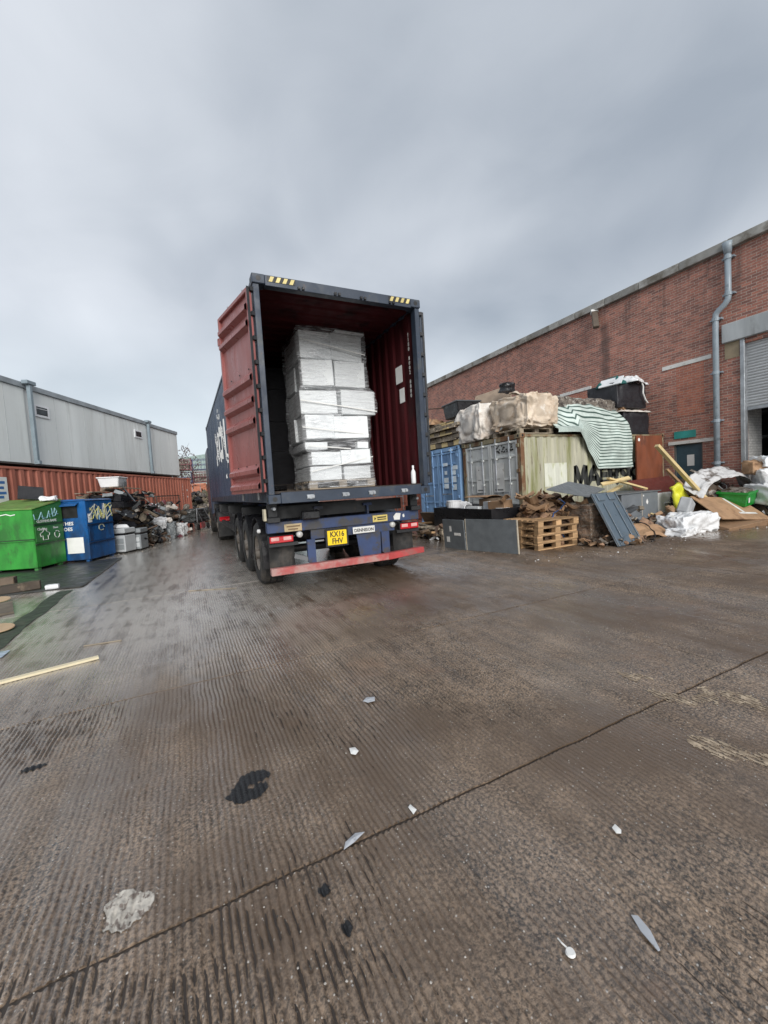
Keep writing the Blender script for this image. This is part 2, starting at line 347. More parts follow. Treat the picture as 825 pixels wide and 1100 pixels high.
def brick_material(name, c1, c2, mortar, axis='Y'):
    m, t, b = newmat(name); g = N(t)
    tcn = g.new('ShaderNodeTexCoord').outputs['Object']
    sp = g.new('ShaderNodeSeparateXYZ', {0: tcn}); vv = g.new('ShaderNodeCombineXYZ', {0: sp.outputs[axis], 1: sp.outputs['Z'], 2: 0.0}).outputs[0]
    br = g.new('ShaderNodeTexBrick', {'Vector': vv, 'Color1': c4(c1), 'Color2': c4(c2), 'Mortar': c4(mortar), 'Scale': 1.0, 'Mortar Size': .006, 'Mortar Smooth': .15, 'Bias': -.1, 'Brick Width': .225, 'Row Height': .075}, offset=.5)
    # per brick tint from a cell noise on the same bond
    big = g.noise(vv, .45, 5, .6); mid = g.noise(vv, 3.2, 6, .65)
    k = g.math('ADD', g.ss(mid, .3, .7, .86, 1.14), g.ss(g.noise(vv, 26, 3, .6), .3, .7, -.16, .16))
    col = g.mix(1.0, br.outputs['Color'], g.new('ShaderNodeCombineColor', {0: k, 1: k, 2: k}).outputs[0], 'MULTIPLY')
    col = g.mix(g.ss(big, .48, .72, 0, .35), col, c4((c1[0]*.45, c1[1]*.5, c1[2]*.55)))
    col = g.mix(g.ss(g.noise(vv, 1.3, 7, .7), .62, .78, 0, .4), col, c4((.30, .25, .22)))
    if axis == 'Y':   # damp run below the floodlight and old water marks under the coping
        yy, zz = sp.outputs['Y'], sp.outputs['Z']; wob = g.math('MULTIPLY', g.math('SUBTRACT', g.noise(vv, 2.2, 4), .5), .25)
        run = g.math('MULTIPLY', g.ss(g.math('ABSOLUTE', g.math('ADD', g.math('ADD', yy, .03), wob)), .05, .24, 1, 0), g.math('MULTIPLY', g.ss(zz, 3.9, 5.2), g.ss(zz, 6.7, 6.9, 1, 0)))
        drip = g.math('MULTIPLY', g.ss(g.noise(g.new('ShaderNodeMapping', {'Vector': vv, 'Scale': (1, .10, 1)}).outputs[0], 2.6, 5, .6), .54, .70), g.ss(zz, 5.2, 7.3))
        col = g.mix(g.math('MULTIPLY', g.math('MAXIMUM', run, drip), .62), col, c4((.085, .055, .048)))
    g.link(col, b.inputs['Base Color']); b.inputs['Roughness'].default_value = .82
    hh = g.math('ADD', g.math('MULTIPLY', br.outputs['Fac'], -1.0), g.math('MULTIPLY', g.noise(vv, 60, 4), .4))
    bp = g.new('ShaderNodeBump', {'Strength': .7, 'Distance': .012, 'Height': hh}); g.link(bp.outputs[0], b.inputs['Normal'])
    return m
BRICK = brick_material('red_brick', (.43, .180, .130), (.195, .098, .082), (.47, .40, .34))
BRICK2 = brick_material('new_red_brick', (.44, .165, .105), (.33, .125, .09), (.40, .32, .27))
BRICKW = brick_material('white_painted_brick', (.62, .61, .59), (.57, .56, .54), (.36, .35, .34), 'X')
def wrap_material(name, tint, clear, white, rough=.12, spec=.9):
    m, t, b = newmat(name); g = N(t)
    tco = g.new('ShaderNodeTexCoord').outputs['Object']; n = g.noise(g.new('ShaderNodeMapping', {'Vector': tco, 'Rotation': (0, .35, 0), 'Scale': (1, 1, 9)}).outputs[0], 3.2, 6, .62, .5); n2 = g.noise(g.new('ShaderNodeMapping', {'Vector': tco, 'Rotation': (0, -.22, 0), 'Scale': (.7, .7, 14)}).outputs[0], 4.5, 5, .6, .3)
    f = g.math('ADD', g.math('MULTIPLY', g.ss(n, .50, .60), .5), g.math('MULTIPLY', g.ss(n2, .53, .62), .6), True)
    b.inputs['Base Color'].default_value = c4(tint); b.inputs['Roughness'].default_value = rough; b.inputs['Specular IOR Level'].default_value = spec
    bp = g.new('ShaderNodeBump', {'Strength': .8, 'Distance': .02, 'Height': g.math('ADD', n, n2)}); g.link(bp.outputs[0], b.inputs['Normal'])
    g.link(g.new('ShaderNodeMapRange', {0: f, 1: 0.0, 2: 1.0, 3: clear, 4: white}).outputs[0], b.inputs['Alpha'])
    return m
WRAP = wrap_material('stretch_wrap', (.88, .90, .93), .10, .62)
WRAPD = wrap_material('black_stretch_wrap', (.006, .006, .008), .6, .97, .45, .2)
WRAPB = wrap_material('dirty_clear_wrap', (.30, .27, .23), .15, .7)

NAVY = M('navy_paint', (.030, .048, .085), .38, c2=(.022, .034, .056), c2r=(.5, .72), c2s=1.2, streak=(1, 1, .25), c3=(.10, .055, .035), c3r=(.70, .74), c3s=7)
NAVY2 = M('worn_navy_paint', (.024, .036, .058), .5, c2=(.05, .058, .066), c2r=(.52, .7), c2s=3, c3=(.13, .06, .035), c3r=(.64, .68), c3s=12)
MAROON = M('maroon_paint', (.265, .085, .078), .36, var=.14, c2=(.20, .055, .05), c2s=1.6, streak=(1, 1, .3), c3=(.07, .03, .025), c3r=(.72, .76), c3s=14)
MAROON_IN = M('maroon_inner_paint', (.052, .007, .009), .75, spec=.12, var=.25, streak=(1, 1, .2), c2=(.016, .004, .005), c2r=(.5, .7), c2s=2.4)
PLY = M('worn_plywood_floor', (.03, .022, .017), .7, streak=(3, .3, 1), var=.35)
BLACKP = M('black_frame_paint', (.012, .013, .015), .5, c2=(.05, .035, .025), c2r=(.58, .75), c2s=4)
RUBBER = M('tyre_rubber', (.016, .016, .016), .75, bump=.4, bscale=90, c2=(.06, .052, .044), c2r=(.5, .7), c2s=3)
RIM = M('dirty_rim', (.17, .15, .13), .55, metal=.3, c2=(.07, .05, .035), c2r=(.45, .65), c2s=7)
TBLUE = M('trailer_blue', (.026, .046, .115), .5, c2=(.042, .042, .046), c2r=(.44, .6), c2s=3.5, c3=(.055, .048, .042), c3r=(.54, .68), c3s=8)
REDBAR = M('faded_red_bar', (.36, .075, .07), .5, c2=(.36, .21, .19), c2r=(.40, .6), c2s=4, c3=(.16, .06, .05), c3r=(.66, .72), c3s=9)
LENSR = M('red_lens', (.45, .008, .015), .12, coat=.6, bump=0); LENSP = M('pale_lens', (.55, .30, .28), .15, coat=.6, bump=0)
YEL = M('plate_yellow', (.80, .56, .015), .4, var=.05, bump=0); BLK = M('print_black', (.012, .012, .012), .5, var=.05, bump=0)
WHT = M('print_white', (.74, .74, .72), .5, var=.08, bump=0); OFFW = M('worn_white_paint', (.66, .66, .64), .5, c2=(.4, .38, .34), c2s=6, c2r=(.58, .72), bump=.05)
STK = M('grubby_sticker', (.50, .40, .12), .5, c2=(.25, .2, .1), c2s=14); STKB = M('buff_sticker', (.42, .33, .19), .55, c2=(.2, .15, .09), c2s=16)
STEEL = M('galvanised_steel', (.36, .38, .40), .45, metal=.55, c2=(.24, .25, .26), c2s=5)
CARTON = M('white_carton', (.70, .73, .74), .5, var=.07, vscale=2, c2=(.60, .63, .65), c2r=(.50, .70), c2s=3, bump=.1, bscale=8, objvar=.13)
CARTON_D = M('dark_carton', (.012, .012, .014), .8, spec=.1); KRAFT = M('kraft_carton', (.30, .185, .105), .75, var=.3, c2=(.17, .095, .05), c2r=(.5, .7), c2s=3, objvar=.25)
ORANGE = M('orange_red_container', (.42, .145, .095), .6, var=.16, streak=(1, 1, .15), c2=(.31, .095, .06), c2r=(.46, .68), c2s=1.8, c3=(.14, .06, .04), c3r=(.66, .73), c3s=6)
ORANGE2 = M('bright_orange_container', (.42, .15, .08), .6, c2=(.2, .07, .04), c2s=2)
CABIN = M('grey_plastisol', (.72, .75, .735), .65, var=.13, vscale=1.3, streak=(1, 1, .12), c2=(.58, .60, .58), c2r=(.45, .7), c2s=2.6, c3=(.30, .31, .27), c3r=(.68, .76), c3s=5)
CABTRIM = M('grey_trim', (.27, .30, .32), .5); PIPEG = M('grey_pipe', (.20, .25, .28), .4, var=.12); PIPEB = M('blue_grey_pipe', (.27, .32, .36), .4, var=.14, c2=(.15, .18, .2), c2s=3)
UPVC = M('white_window_frame', (.74, .75, .76), .35, var=.06, bump=0); GLASS = M('dark_glass', (.02, .024, .028), .08, var=.1, bump=0)
MOSSY = M('mossy_cream_container', (.40, .39, .30), .62, var=.28, streak=(3.2, 3.2, .30), c2=(.20, .205, .085), c2r=(.44, .66), c2s=1.5, c3=(.12, .085, .05), c3r=(.56, .68), c3s=2.4)
RUSTY = M('rusty_cream_post', (.28, .25, .16), .7, var=.25, c2=(.15, .075, .035), c2r=(.42, .58), c2s=3, streak=(1, 1, .5), c3=(.06, .03, .018), c3r=(.6, .68), c3s=7)
GREYC = M('grey_container_door', (.55, .57, .56), .55, streak=(1, 1, .3), c2=(.42, .44, .42), c2s=2.2, c3=(.09, .055, .035), c3r=(.65, .71), c3s=6)
BLUEC = M('sky_blue_container', (.21, .36, .58), .5, streak=(1, 1, .3), c2=(.12, .22, .39), c2s=2, c3=(.13, .08, .05), c3r=(.68, .73), c3s=6)
GREENB = M('green_bank_paint', (.028, .25, .032), .45, var=.25, c2=(.022, .13, .022), c2r=(.46, .66), c2s=2.5, streak=(1, 1, .5), c3=(.06, .075, .03), c3r=(.60, .70), c3s=6)
GREEND = M('green_bank_panel', (.045, .185, .045), .45, c2=(.03, .12, .03), c2s=3); GREENT = M('mossy_bank_roof', (.11, .20, .045), .7, c2=(.14, .13, .04), c2s=4)
BLUEB = M('blue_bank_paint', (.008, .085, .26), .38, var=.25, c2=(.010, .04, .11), c2r=(.46, .66), c2s=2.5, streak=(1, 1, .4), c3=(.05, .06, .065), c3r=(.62, .70), c3s=7)
CONC = M('pale_concrete_trim', (.40, .42, .43), .75, var=.15, streak=(1, 1, .2), c2=(.24, .25, .25), c2s=2.5, c2r=(.5, .72))
COPE = M('stained_coping', (.30, .295, .275), .8, var=.2, c2=(.15, .135, .11), c2s=1.4, c2r=(.45, .65), objvar=.2)
LINTW = M('white_lintel', (.66, .65, .62), .7, var=.1, c2=(.45, .43, .39), c2s=5)
SHUT = M('galv_shutter', (.46, .47, .48), .4, metal=.35, var=.1)
DOORB = M('slate_blue_door', (.045, .085, .11), .5, var=.2); DOORG = M('faded_grey_door', (.13, .13, .12), .6)
WOOD = M('pallet_wood', (.36, .225, .115), .75, var=.3, streak=(1.5, 1.5, 1.5), c2=(.21, .125, .06), c2r=(.5, .7), c2s=5, objvar=.3)
WOODN = M('new_pine', (.60, .47, .24), .65, var=.12, c2=(.46, .33, .15), c2s=3, objvar=.1); WOODD = M('dark_wet_timber', (.085, .06, .04), .6, var=.4, c2=(.16, .12, .08), c2s=5, objvar=.4)
WOODG = M('weathered_timber', (.24, .20, .15), .8, var=.35, c2=(.12, .095, .065), c2s=4, objvar=.45)
GREYB = M('dark_grey_board', (.115, .128, .138), .5, var=.15, vscale=6, c3=(.35, .35, .33), c3r=(.72, .75), c3s=16); GREYL = M('slate_plastic', (.085, .115, .145), .38, var=.12, c2=(.10, .11, .11), c2s=4)
GREYK = M('grey_cabinet', (.135, .15, .165), .45, var=.1, c3=(.3, .3, .28), c3r=(.74, .77), c3s=12); EDGE = M('pale_board_edge', (.44, .39, .31), .7)
BLKB = M('black_plastic', (.012, .012, .014), .35, bump=.3, bscale=20); BLKT = M('black_bulk_bag', (.014, .014, .018), .55, bump=.3, bscale=80)
WBAG = M('grey_white_bulk_bag', (.64, .60, .55), .7, var=.2, c2=(.46, .39, .33), c2r=(.46, .66), c2s=2.2, bump=.5, bscale=14)
BEIGE = M('wet_beige_wrap', (.56, .47, .37), .5, var=.22, c2=(.42, .32, .23), c2r=(.46, .66), c2s=2.4, c3=(.70, .65, .58), c3r=(.56, .68), c3s=4, bump=.5, bscale=12)
MATT = M('stained_board', (.30, .23, .17), .8, var=.25, c2=(.18, .13, .09), c2s=3)
BROWN = M('brown_door_board', (.185, .058, .028), .55, var=.25, c2=(.12, .042, .025), c2s=2.5, streak=(1, 1, .4), c3=(.27, .12, .07), c3r=(.62, .72), c3s=5); OXB = M('oxblood_board', (.105, .024, .018), .5, c2=(.06, .018, .014), c2s=3)
POLY = M('white_polythene', (.68, .69, .70), .3, var=.12, bump=.4, bscale=14, c2=(.50, .50, .50), c2s=3); SHEETBW = M('dirty_polythene', (.55, .55, .55), .35, var=.15, c2=(.12, .10, .085), c2r=(.5, .62), c2s=2.2)
HIVIS = M('yellow_plastic_sack', (.60, .60, .04), .45, var=.12, bump=.4, bscale=14); GREENBX = M('green_plastic', (.012, .235, .03), .35, var=.1); TEAL = M('teal_cloth', (.012, .105, .10), .7); TEALS = M('teal_sign', (.04, .30, .27), .5, c2=(.03, .2, .19), c2s=12)
MIXJ = M('mixed_scrap', (.14, .12, .10), .7, var=.5, vscale=6, c2=(.34, .32, .29), c2r=(.55, .6), c2s=9, c3=(.05, .04, .035), c3r=(.52, .58), c3s=7)
PAPERH = M('brown_paper_scrap', (.235, .14, .085), .75, var=.45, vscale=5, c2=(.10, .055, .035), c2r=(.52, .62), c2s=6, c3=(.33, .22, .15), c3r=(.58, .66), c3s=5)
PAPERD = M('dark_wet_card', (.11, .068, .045), .7, var=.4, vscale=5)
APPL = M('pale_appliance', (.40, .42, .43), .4, var=.1); APPLD = M('grey_appliance', (.22, .24, .25), .4, var=.1); CRATEW = M('white_crate', (.74, .75, .76), .4, var=.08)
MUD = M('dark_wet_mat', (.040, .042, .040), .42, var=.3, c2=(.035, .05, .022), c2s=1.8, c2r=(.5, .66)); ALGAE = M('algae_gutter', (.026, .040, .022), .5, c2=(.05, .05, .035), c2s=5)
FARB = M('far_cladding', (.33, .38, .37), .7); FARR = M('far_green_roof', (.22, .29, .27), .7); RACK = M('red_stillage_paint', (.16, .035, .05), .6, objvar=.3); RACKB = M('blue_stillage_paint', (.05, .055, .13), .6)
DISC = M('plywood_disc', (.46, .33, .20), .7, var=.15); LEAF = M('grey_plastic_shard', (.40, .42, .45), .35, var=.15, c2=(.25, .26, .28), c2s=25); CHIPW = M('white_chip', (.68, .68, .66), .4, var=.1)
def stripe_material():
    m, t, b = newmat('striped_tarpaulin'); g = N(t)
    uv = g.new('ShaderNodeUVMap', uv_map='UVMap').outputs[0]; sp = g.new('ShaderNodeSeparateXYZ', {0: uv})
    w = g.new('ShaderNodeMapRange', {0: g.math('SINE', g.math('MULTIPLY', sp.outputs['Y'], 2*math.pi/.088)), 1: .32, 2: .62, 3: 0.0, 4: 1.0}).outputs[0]
    v = coords(g); n = g.noise(v, 3, 6)
    col = g.mix(w, c4((.52, .60, .56)), c4((.05, .095, .08))); k = g.ss(n, .3, .7, .78, 1.12)
    col = g.mix(1.0, col, g.new('ShaderNodeCombineColor', {0: k, 1: k, 2: k}).outputs[0], 'MULTIPLY')
    g.link(col, b.inputs['Base Color']); b.inputs['Roughness'].default_value = .42
    bp = g.new('ShaderNodeBump', {'Strength': .25, 'Distance': .01, 'Height': g.noise(v, 25, 4)}); g.link(bp.outputs[0], b.inputs['Normal'])
    return m
TARP = stripe_material()

# ================================================================== SETTING: ground
def vnoise(x, y, seed=0):
    xi = np.floor(x).astype(np.int64); yi = np.floor(y).astype(np.int64); fx = x-xi; fy = y-yi
    fx = fx*fx*(3-2*fx); fy = fy*fy*(3-2*fy)
    def h(a, b):
        n = (a*374761393+b*668265263+seed*974634541) & 0x7fffffff
        n = ((n ^ (n >> 13))*1274126177) & 0x7fffffff
        n = (n ^ (n >> 16)) & 0x7fffffff
        return n/0x7fffffff
    return (h(xi, yi)*(1-fx)+h(xi+1, yi)*fx)*(1-fy)+(h(xi, yi+1)*(1-fx)+h(xi+1, yi+1)*fx)*fy
def vfbm(x, y, seed=0, oct=4):
    t = 0; a = .5
    for i in range(oct): t = t+a*vnoise(x*2**i, y*2**i, seed+i); a *= .5
    return t
def slab_height(x, y):
    ph = x/.0275+1.5*vfbm(x*1.3, y*.55, 3, 3)+.8*vfbm(x*9, y*7, 5, 3)
    c = .5+.5*np.cos(2*np.pi*ph)
    worn = np.clip((vfbm(x*1.1+4.2, y*.8, 11, 4)-.33)*4.2, .05, 1)
    g = np.clip((c-.30)/.6, 0, 1)**1.25
    brk = np.clip(vfbm(x*30, y*16, 21, 3)*2.0-.28, 0, 1.15)
    lane = np.clip((1.9-x)/2.2, 0, 1)*np.clip((y-3.3)/2.0, 0, 1)
    worn = worn*(1-.72*lane)
    h = -.0140*g*(.20+.80*worn)*(1-.5*lane)*(.26+.86*brk)
    h = h+.0060*(1-.55*lane)*(vfbm(x*62, y*50, 31, 3)-.45)
    h = h-.004*np.clip(vfbm(x*85, y*70, 35, 2)*2.4-1.25, 0, 1)
    h = h+.003*(vfbm(x*.8, y*.8, 41, 3)-.45)
    return h
def slab(x0, x1, y0, y1, nx, ny, mat, parent, grooves=True, top=0.0):
    j = .009 if y0 < 4 else .005; jx = .001 if y0 > 3 else .003
    xs = np.linspace(x0+jx, x1-jx, nx+1); ys = np.linspace(y0+j, y1-j, ny+1)
    X, Y = np.meshgrid(xs, ys)
    # broken, slightly wandering slab edges
    ed = lambda q: (0 if q > 5 else .020)*(vfbm(X*5, X*0+q*3.7, 51, 4)-.45)
    Yw = Y+np.where(np.arange(ny+1)[:, None] == 0, ed(y0), 0)+np.where(np.arange(ny+1)[:, None] == ny, ed(y1), 0)
    Z = slab_height(X, Y) if grooves else .003*(vfbm(X*.8, Y*.8, 41, 3)-.45)
    Z = Z+top
    dx = np.minimum(X-x0, x1-X)+(1.0 if y0 > 3 else 0); dy = np.minimum(Y-y0, y1-Y); dd = np.minimum(dx, dy)
    Z = Z-(.003 if grooves else 0)*np.clip(1-dd/.010, 0, 1)**2*vfbm(X*9, Y*9, 61, 3)*1.8
    n = (nx+1)*(ny+1)
    V = np.stack([X, Yw, Z], -1).reshape(-1, 3)
    # skirt
    per = list(range(nx+1))+[(r_+1)*(nx+1)+nx for r_ in range(ny)]+[ny*(nx+1)+nx-1-c_ for c_ in range(nx)]+[(ny-1-r_)*(nx+1) for r_ in range(ny-1)]
    tp_ = V[per].copy(); sk = tp_.copy(); sk[:, 2] = -.06; V = np.concatenate([V, tp_, sk])
    ii, jj = np.meshgrid(np.arange(nx), np.arange(ny)); a = (jj*(nx+1)+ii).ravel()
    Q = np.stack([a, a+1, a+nx+2, a+nx+1], -1)
    P = len(per); k = np.arange(P)
    S = np.stack([n+k, n+P+k, n+P+(k+1) % P, n+(k+1) % P], -1)
    Fc = np.concatenate([Q, S])
    me = bpy.data.meshes.new('slab'); me.vertices.add(len(V)); me.vertices.foreach_set('co', V.ravel().astype(np.float32))
    me.loops.add(Fc.size); me.loops.foreach_set('vertex_index', Fc.ravel().astype(np.int32))
    me.polygons.add(len(Fc)); me.polygons.foreach_set('loop_start', np.arange(0, Fc.size, 4, dtype=np.int32)); me.polygons.foreach_set('loop_total', np.full(len(Fc), 4, np.int32))
    sm = np.concatenate([np.ones(len(Q), bool), np.zeros(len(S), bool)]); me.polygons.foreach_set('use_smooth', sm)
    me.update(calc_edges=True); me.materials.append(mat)
    o = bpy.data.objects.new('slab', me); C.objects.link(o); o.parent = parent
    return o
gm = MB().box(-400, 400, -60, 900, -.30, -.0100)
ground = tag(obj('ground', gm, G_BASE), 'wet brown concrete yard in jointed slabs', kind='structure')
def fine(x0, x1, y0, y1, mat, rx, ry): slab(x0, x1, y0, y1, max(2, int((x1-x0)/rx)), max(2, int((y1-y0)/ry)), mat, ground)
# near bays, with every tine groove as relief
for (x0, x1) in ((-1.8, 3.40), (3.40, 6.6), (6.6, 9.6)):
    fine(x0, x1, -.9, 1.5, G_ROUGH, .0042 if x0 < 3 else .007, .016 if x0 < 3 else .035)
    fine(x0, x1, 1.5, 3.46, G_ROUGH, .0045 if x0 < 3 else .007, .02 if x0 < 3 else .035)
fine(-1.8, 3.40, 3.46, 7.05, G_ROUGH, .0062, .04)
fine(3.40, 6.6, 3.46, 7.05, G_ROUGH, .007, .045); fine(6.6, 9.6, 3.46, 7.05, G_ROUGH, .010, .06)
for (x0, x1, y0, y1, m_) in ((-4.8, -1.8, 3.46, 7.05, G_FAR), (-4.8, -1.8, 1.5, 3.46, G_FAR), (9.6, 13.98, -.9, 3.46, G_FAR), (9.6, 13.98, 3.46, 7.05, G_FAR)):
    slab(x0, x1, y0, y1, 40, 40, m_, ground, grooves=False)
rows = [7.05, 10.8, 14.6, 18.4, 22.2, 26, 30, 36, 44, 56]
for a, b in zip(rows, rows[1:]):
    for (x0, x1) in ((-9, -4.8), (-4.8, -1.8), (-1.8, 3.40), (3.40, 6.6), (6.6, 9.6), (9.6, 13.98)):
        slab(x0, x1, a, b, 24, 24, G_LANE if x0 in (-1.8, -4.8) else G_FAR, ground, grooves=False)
# far ground beyond the slabs
obj('far_tarmac', MB().box(-200, 200, 56.02, 600, -.2, .004), G_FAR, ground)

# ================================================================== SETTING: brick warehouse (wall face at x = 14)
WX = 14.0
bw = thing('brick_warehouse', 'long red brick warehouse with pale coping, downpipe and half-open roller shutter', 'building', (WX, 10, 0))
def wallbox(y0, y1, z0, z1, x0=WX, x1=WX+.35, mat=BRICK, name='wall'):
    return obj(name, MB().box(x0, x1, y0, y1, z0, z1), mat, bw, world=True)
SH0, SH1, SHZ = 1.75, 5.97, 4.74       # shutter opening
DR0, DR1, DRZ = 6.93, 7.74, 2.20       # blue door
wm_ = MB()
for (y0, y1, z0, z1) in ((-6, SH0, -.1, 7.36), (SH0, SH1, SHZ, 7.36), (SH1, DR0, -.1, 7.36), (DR0, DR1, DRZ, 7.36), (DR1, 46, -.1, 7.36)):
    wm_.box(WX, WX+.35, y0, y1, z0, z1)
obj('wall', wm_, BRICK, bw, world=True)
# bricked-up windows, slightly proud infill of newer brick under the white lintels
for (y0, y1, z0, z1) in ((6.86, 7.62, 3.05, 4.56), (10.7, 11.8, 3.3, 4.62)):
    obj('window_infill', MB().box(WX-.006, WX+.1, y0, y1, z0, z1), BRICK2, bw, world=True)
for (y0, y1, z0, z1) in ((6.66, 8.02, 4.57, 4.69), (10.56, 11.98, 4.63, 4.75), (14.4, 15.8, 4.63, 4.75), (18.3, 19.7, 4.63, 4.75)):
    obj('lintel', MB().box(WX-.03, WX+.1, y0, y1, z0, z1), LINTW, bw, world=True, bevel=.006)
obj('door_lintel', MB().box(WX-.035, WX+.1, 6.60, 7.88, 2.20, 2.30), LINTW, bw, world=True, bevel=.006)
# coping stones, each its own piece
y = -6.0; k = 0
while y < 46:
    L = 1.22 if y < 30 else 4
    obj('coping_stone', MB().prism([(WX-.14, y+.006, 7.36), (WX+.42, y+.006, 7.36), (WX+.42, y+.006, 7.66+rnd.uniform(-.006, .006)), (WX-.14, y+.006, 7.60)], (0, L-.012, 0)), COPE, bw, world=True, bevel=.012); y += L; k += 1
obj('roof', MB().hexa([(WX+.42, -6, 7.3), (34, -6, 7.3), (34, 46, 7.3), (WX+.42, 46, 7.3)], [(WX+.42, -6, 7.5), (34, -6, 7.9), (34, 46, 7.9), (WX+.42, 46, 7.5)]), FARR, bw, world=True)
obj('end_wall', MB().box(WX+.35, 34, 45.65, 46, -.1, 7.3), BRICK, bw, world=True)
# shutter: concrete lintel, guide rail, slats, dark room behind with white brick return
obj('shutter_lintel', MB().box(WX-.13, WX+.2, 1.2, 6.36, 4.86, 5.36), CONC, bw, world=True, bevel=.015)
obj('pad_stone', MB().box(WX-.012, WX+.1, 6.0, 6.34, 4.42, 4.86), M('buff_stone', (.30, .24, .16), .8), bw, world=True)
for yy in (SH1, SH0+.1): obj('guide_rail', MB().box(WX-.06, WX+.1, yy-.1, yy, 0, 4.86), STEEL, bw, world=True, bevel=.006)
sl = MB()
prof = [(0, 0), (-.012, .012), (-.017, .037), (-.012, .062), (0, .074)]
sl.prism([(x, 0, z) for x, z in prof]+[(.006, 0, .074), (.006, 0, 0)], (0, SH1-SH0-.2, 0)); slm = sl.mesh('slat', False)
nsl = 24
for i in range(nsl):
    obj('slat', slm, SHUT, bw, loc=(.10, SH0+.1-10, 4.84-(i+1)*.076))
SBZ = 4.84-nsl*.076
obj('bottom_rail', MB().box(WX+.07, WX+.13, SH0+.1, SH1-.1, SBZ-.09, SBZ-.004), STEEL, bw, world=True, bevel=.008)
obj('inner_jamb', MB().box(WX+.352, WX+1.18, 6.0, 6.3, 0, 4.8), BRICKW, bw, world=True)
rm = MB().box(WX+6, WX+6.2, -6, 12, 0, 7.2).box(WX+1.19, WX+6, 9.4, 9.6, 0, 7.2).box(WX+.36, WX+1.18, 6.31, 9.4, 0, 7.2).box(WX+.36, WX+6, -2, -1.8, 0, 7.2).box(WX+.36, WX+6, -2, 9.4, 6.9, 7.1)
obj('inner_wall', rm, M('dim_interior', (.10, .10, .10), .9), bw, world=True)
obj('inner_floor', MB().box(WX+.005, WX+6, -2, 9.4, -.2, .012), M('shed_floor', (.14, .13, .12), .8), bw, world=True)
for i in range(4):
    obj('storage_shelf', MB().box(WX+3.2, WX+3.8, 4.2, 9.2, .7+i*.8, .78+i*.8), STEEL, bw, world=True)
# blue door with notice and faded lower half
dd = obj('door', MB().box(WX+.10, WX+.15, DR0, DR1, 0, DRZ), DOORG, bw, world=True)
obj('upper_panel', MB().box(WX+.088, WX+.10, DR0+.03, DR1-.03, 1.15, DRZ-.03), DOORB, dd, world=True, bevel=.004)
obj('door_frame', MB().box(WX+.03, WX+.12, DR0-.0, DR0+.04, 0, DRZ).box(WX+.03, WX+.12, DR1-.04, DR1, 0, DRZ), DOORG, bw, world=True)
nt_ = obj('notice', MB().box(WX+.082, WX+.087, 7.20, 7.40, 1.52, 1.86), WHT, dd, world=True)
obj('notice_symbol', MB().prism([(WX+.079, 7.24, 1.60), (WX+.079, 7.36, 1.60), (WX+.079, 7.33, 1.74), (WX+.079, 7.30, 1.80), (WX+.079, 7.27, 1.74)], (.002, 0, 0)), BLK, nt_, world=True)
sg = solo('wall_sign', MB().box(WX-.03, WX-.004, 7.10, 7.70, 2.38, 2.60), TEALS, 'small teal sign fixed above the slate blue door', 'sign')
# downpipe with swan neck, collars
dp = thing('downpipe', 'blue-grey rainwater downpipe with an offset bend on the brick wall', 'pipe', (WX-.1, 6.4, 0))
PX = WX-.12
dpp = [(PX, 6.19, 7.42), (PX, 6.19, 6.10), (PX, 6.20, 6.02), (PX, 6.26, 5.92), (PX, 6.42, 5.80), (PX, 6.49, 5.72), (PX, 6.50, 5.62), (PX, 6.51, 0.05)]
obj('pipe', MB().tube(dpp, .074, 14), PIPEB, dp, smooth=True, world=True)
obj('hopper_outlet', MB().tube([(PX, 6.19, 7.52), (PX, 6.19, 7.40), (PX, 6.19, 7.22)], [.13, .11, .085], 14), PIPEB, dp, smooth=True, world=True)
for (yy, zz) in ((6.19, 7.12), (6.19, 6.15), (6.50, 5.58), (6.51, 4.1), (6.51, 2.75), (6.51, 1.55)):
    obj('collar', MB().tube([(PX, yy, zz-.045), (PX, yy, zz+.045)], .090, 14), PIPEB, dp, world=True); obj('bracket', MB().box(PX, WX, yy-.14, yy+.14, zz-.02, zz+.02), PIPEB, dp, world=True)
# hanging floodlight under the coping
fl = thing('wall_floodlight', 'old brown floodlight with white top hanging under the coping', 'light', (WX-.2, 10.1, 6.6))
obj('housing', MB().bar((WX-.08, 10.28, 7.30), (WX-.42, 9.98, 6.62), .20, .14), M('rust_brown_housing', (.10, .075, .055), .7), fl, world=True, bevel=.02)
obj('cap', MB().bar((WX-.06, 10.30, 7.36), (WX-.10, 10.26, 7.28), .24, .17), WHT, fl, world=True, bevel=.01)
obj('wall_bracket', MB().box(WX-.1, WX+.01, 10.2, 10.36, 7.1, 7.24), STEEL, fl, world=True)

# ================================================================== shipping containers
def corr_y(t, period=.278, depth=.034):
    p = (t % period)/period
    if p < .40: return 0.0
    if p < .52: return depth*(p-.40)/.12
    if p < .88: return depth
    return depth*(1-(p-.88)/.12)
def corr_breaks(L, period=.278):
    ts = [0.0]; k = 0
    while k*period < L:
        for q in (0, .40, .52, .88): ts.append((k+q)*period)
        k += 1
    ts = sorted(set(round(t, 5) for t in ts if 0 <= t < L)); ts.append(L); return ts
def corr_sheet(L, z0, z1, place, period=.278, depth=.034):
    """sheet corrugated along its length; place(t, d, z) maps to 3d"""
    ts = corr_breaks(L, period); mb = MB()
    vs_ = [place(t, corr_y(t, period, depth), z) for t in ts for z in (z0, z1)]
    return mb.add(vs_, [(2*i, 2*i+2, 2*i+3, 2*i+1) for i in range(len(ts)-1)])
CW = 2.438
def casting(mb, x, y, z):
    s = .178
    return mb.box(x, x+.162, y, y+s, z, z+.118)
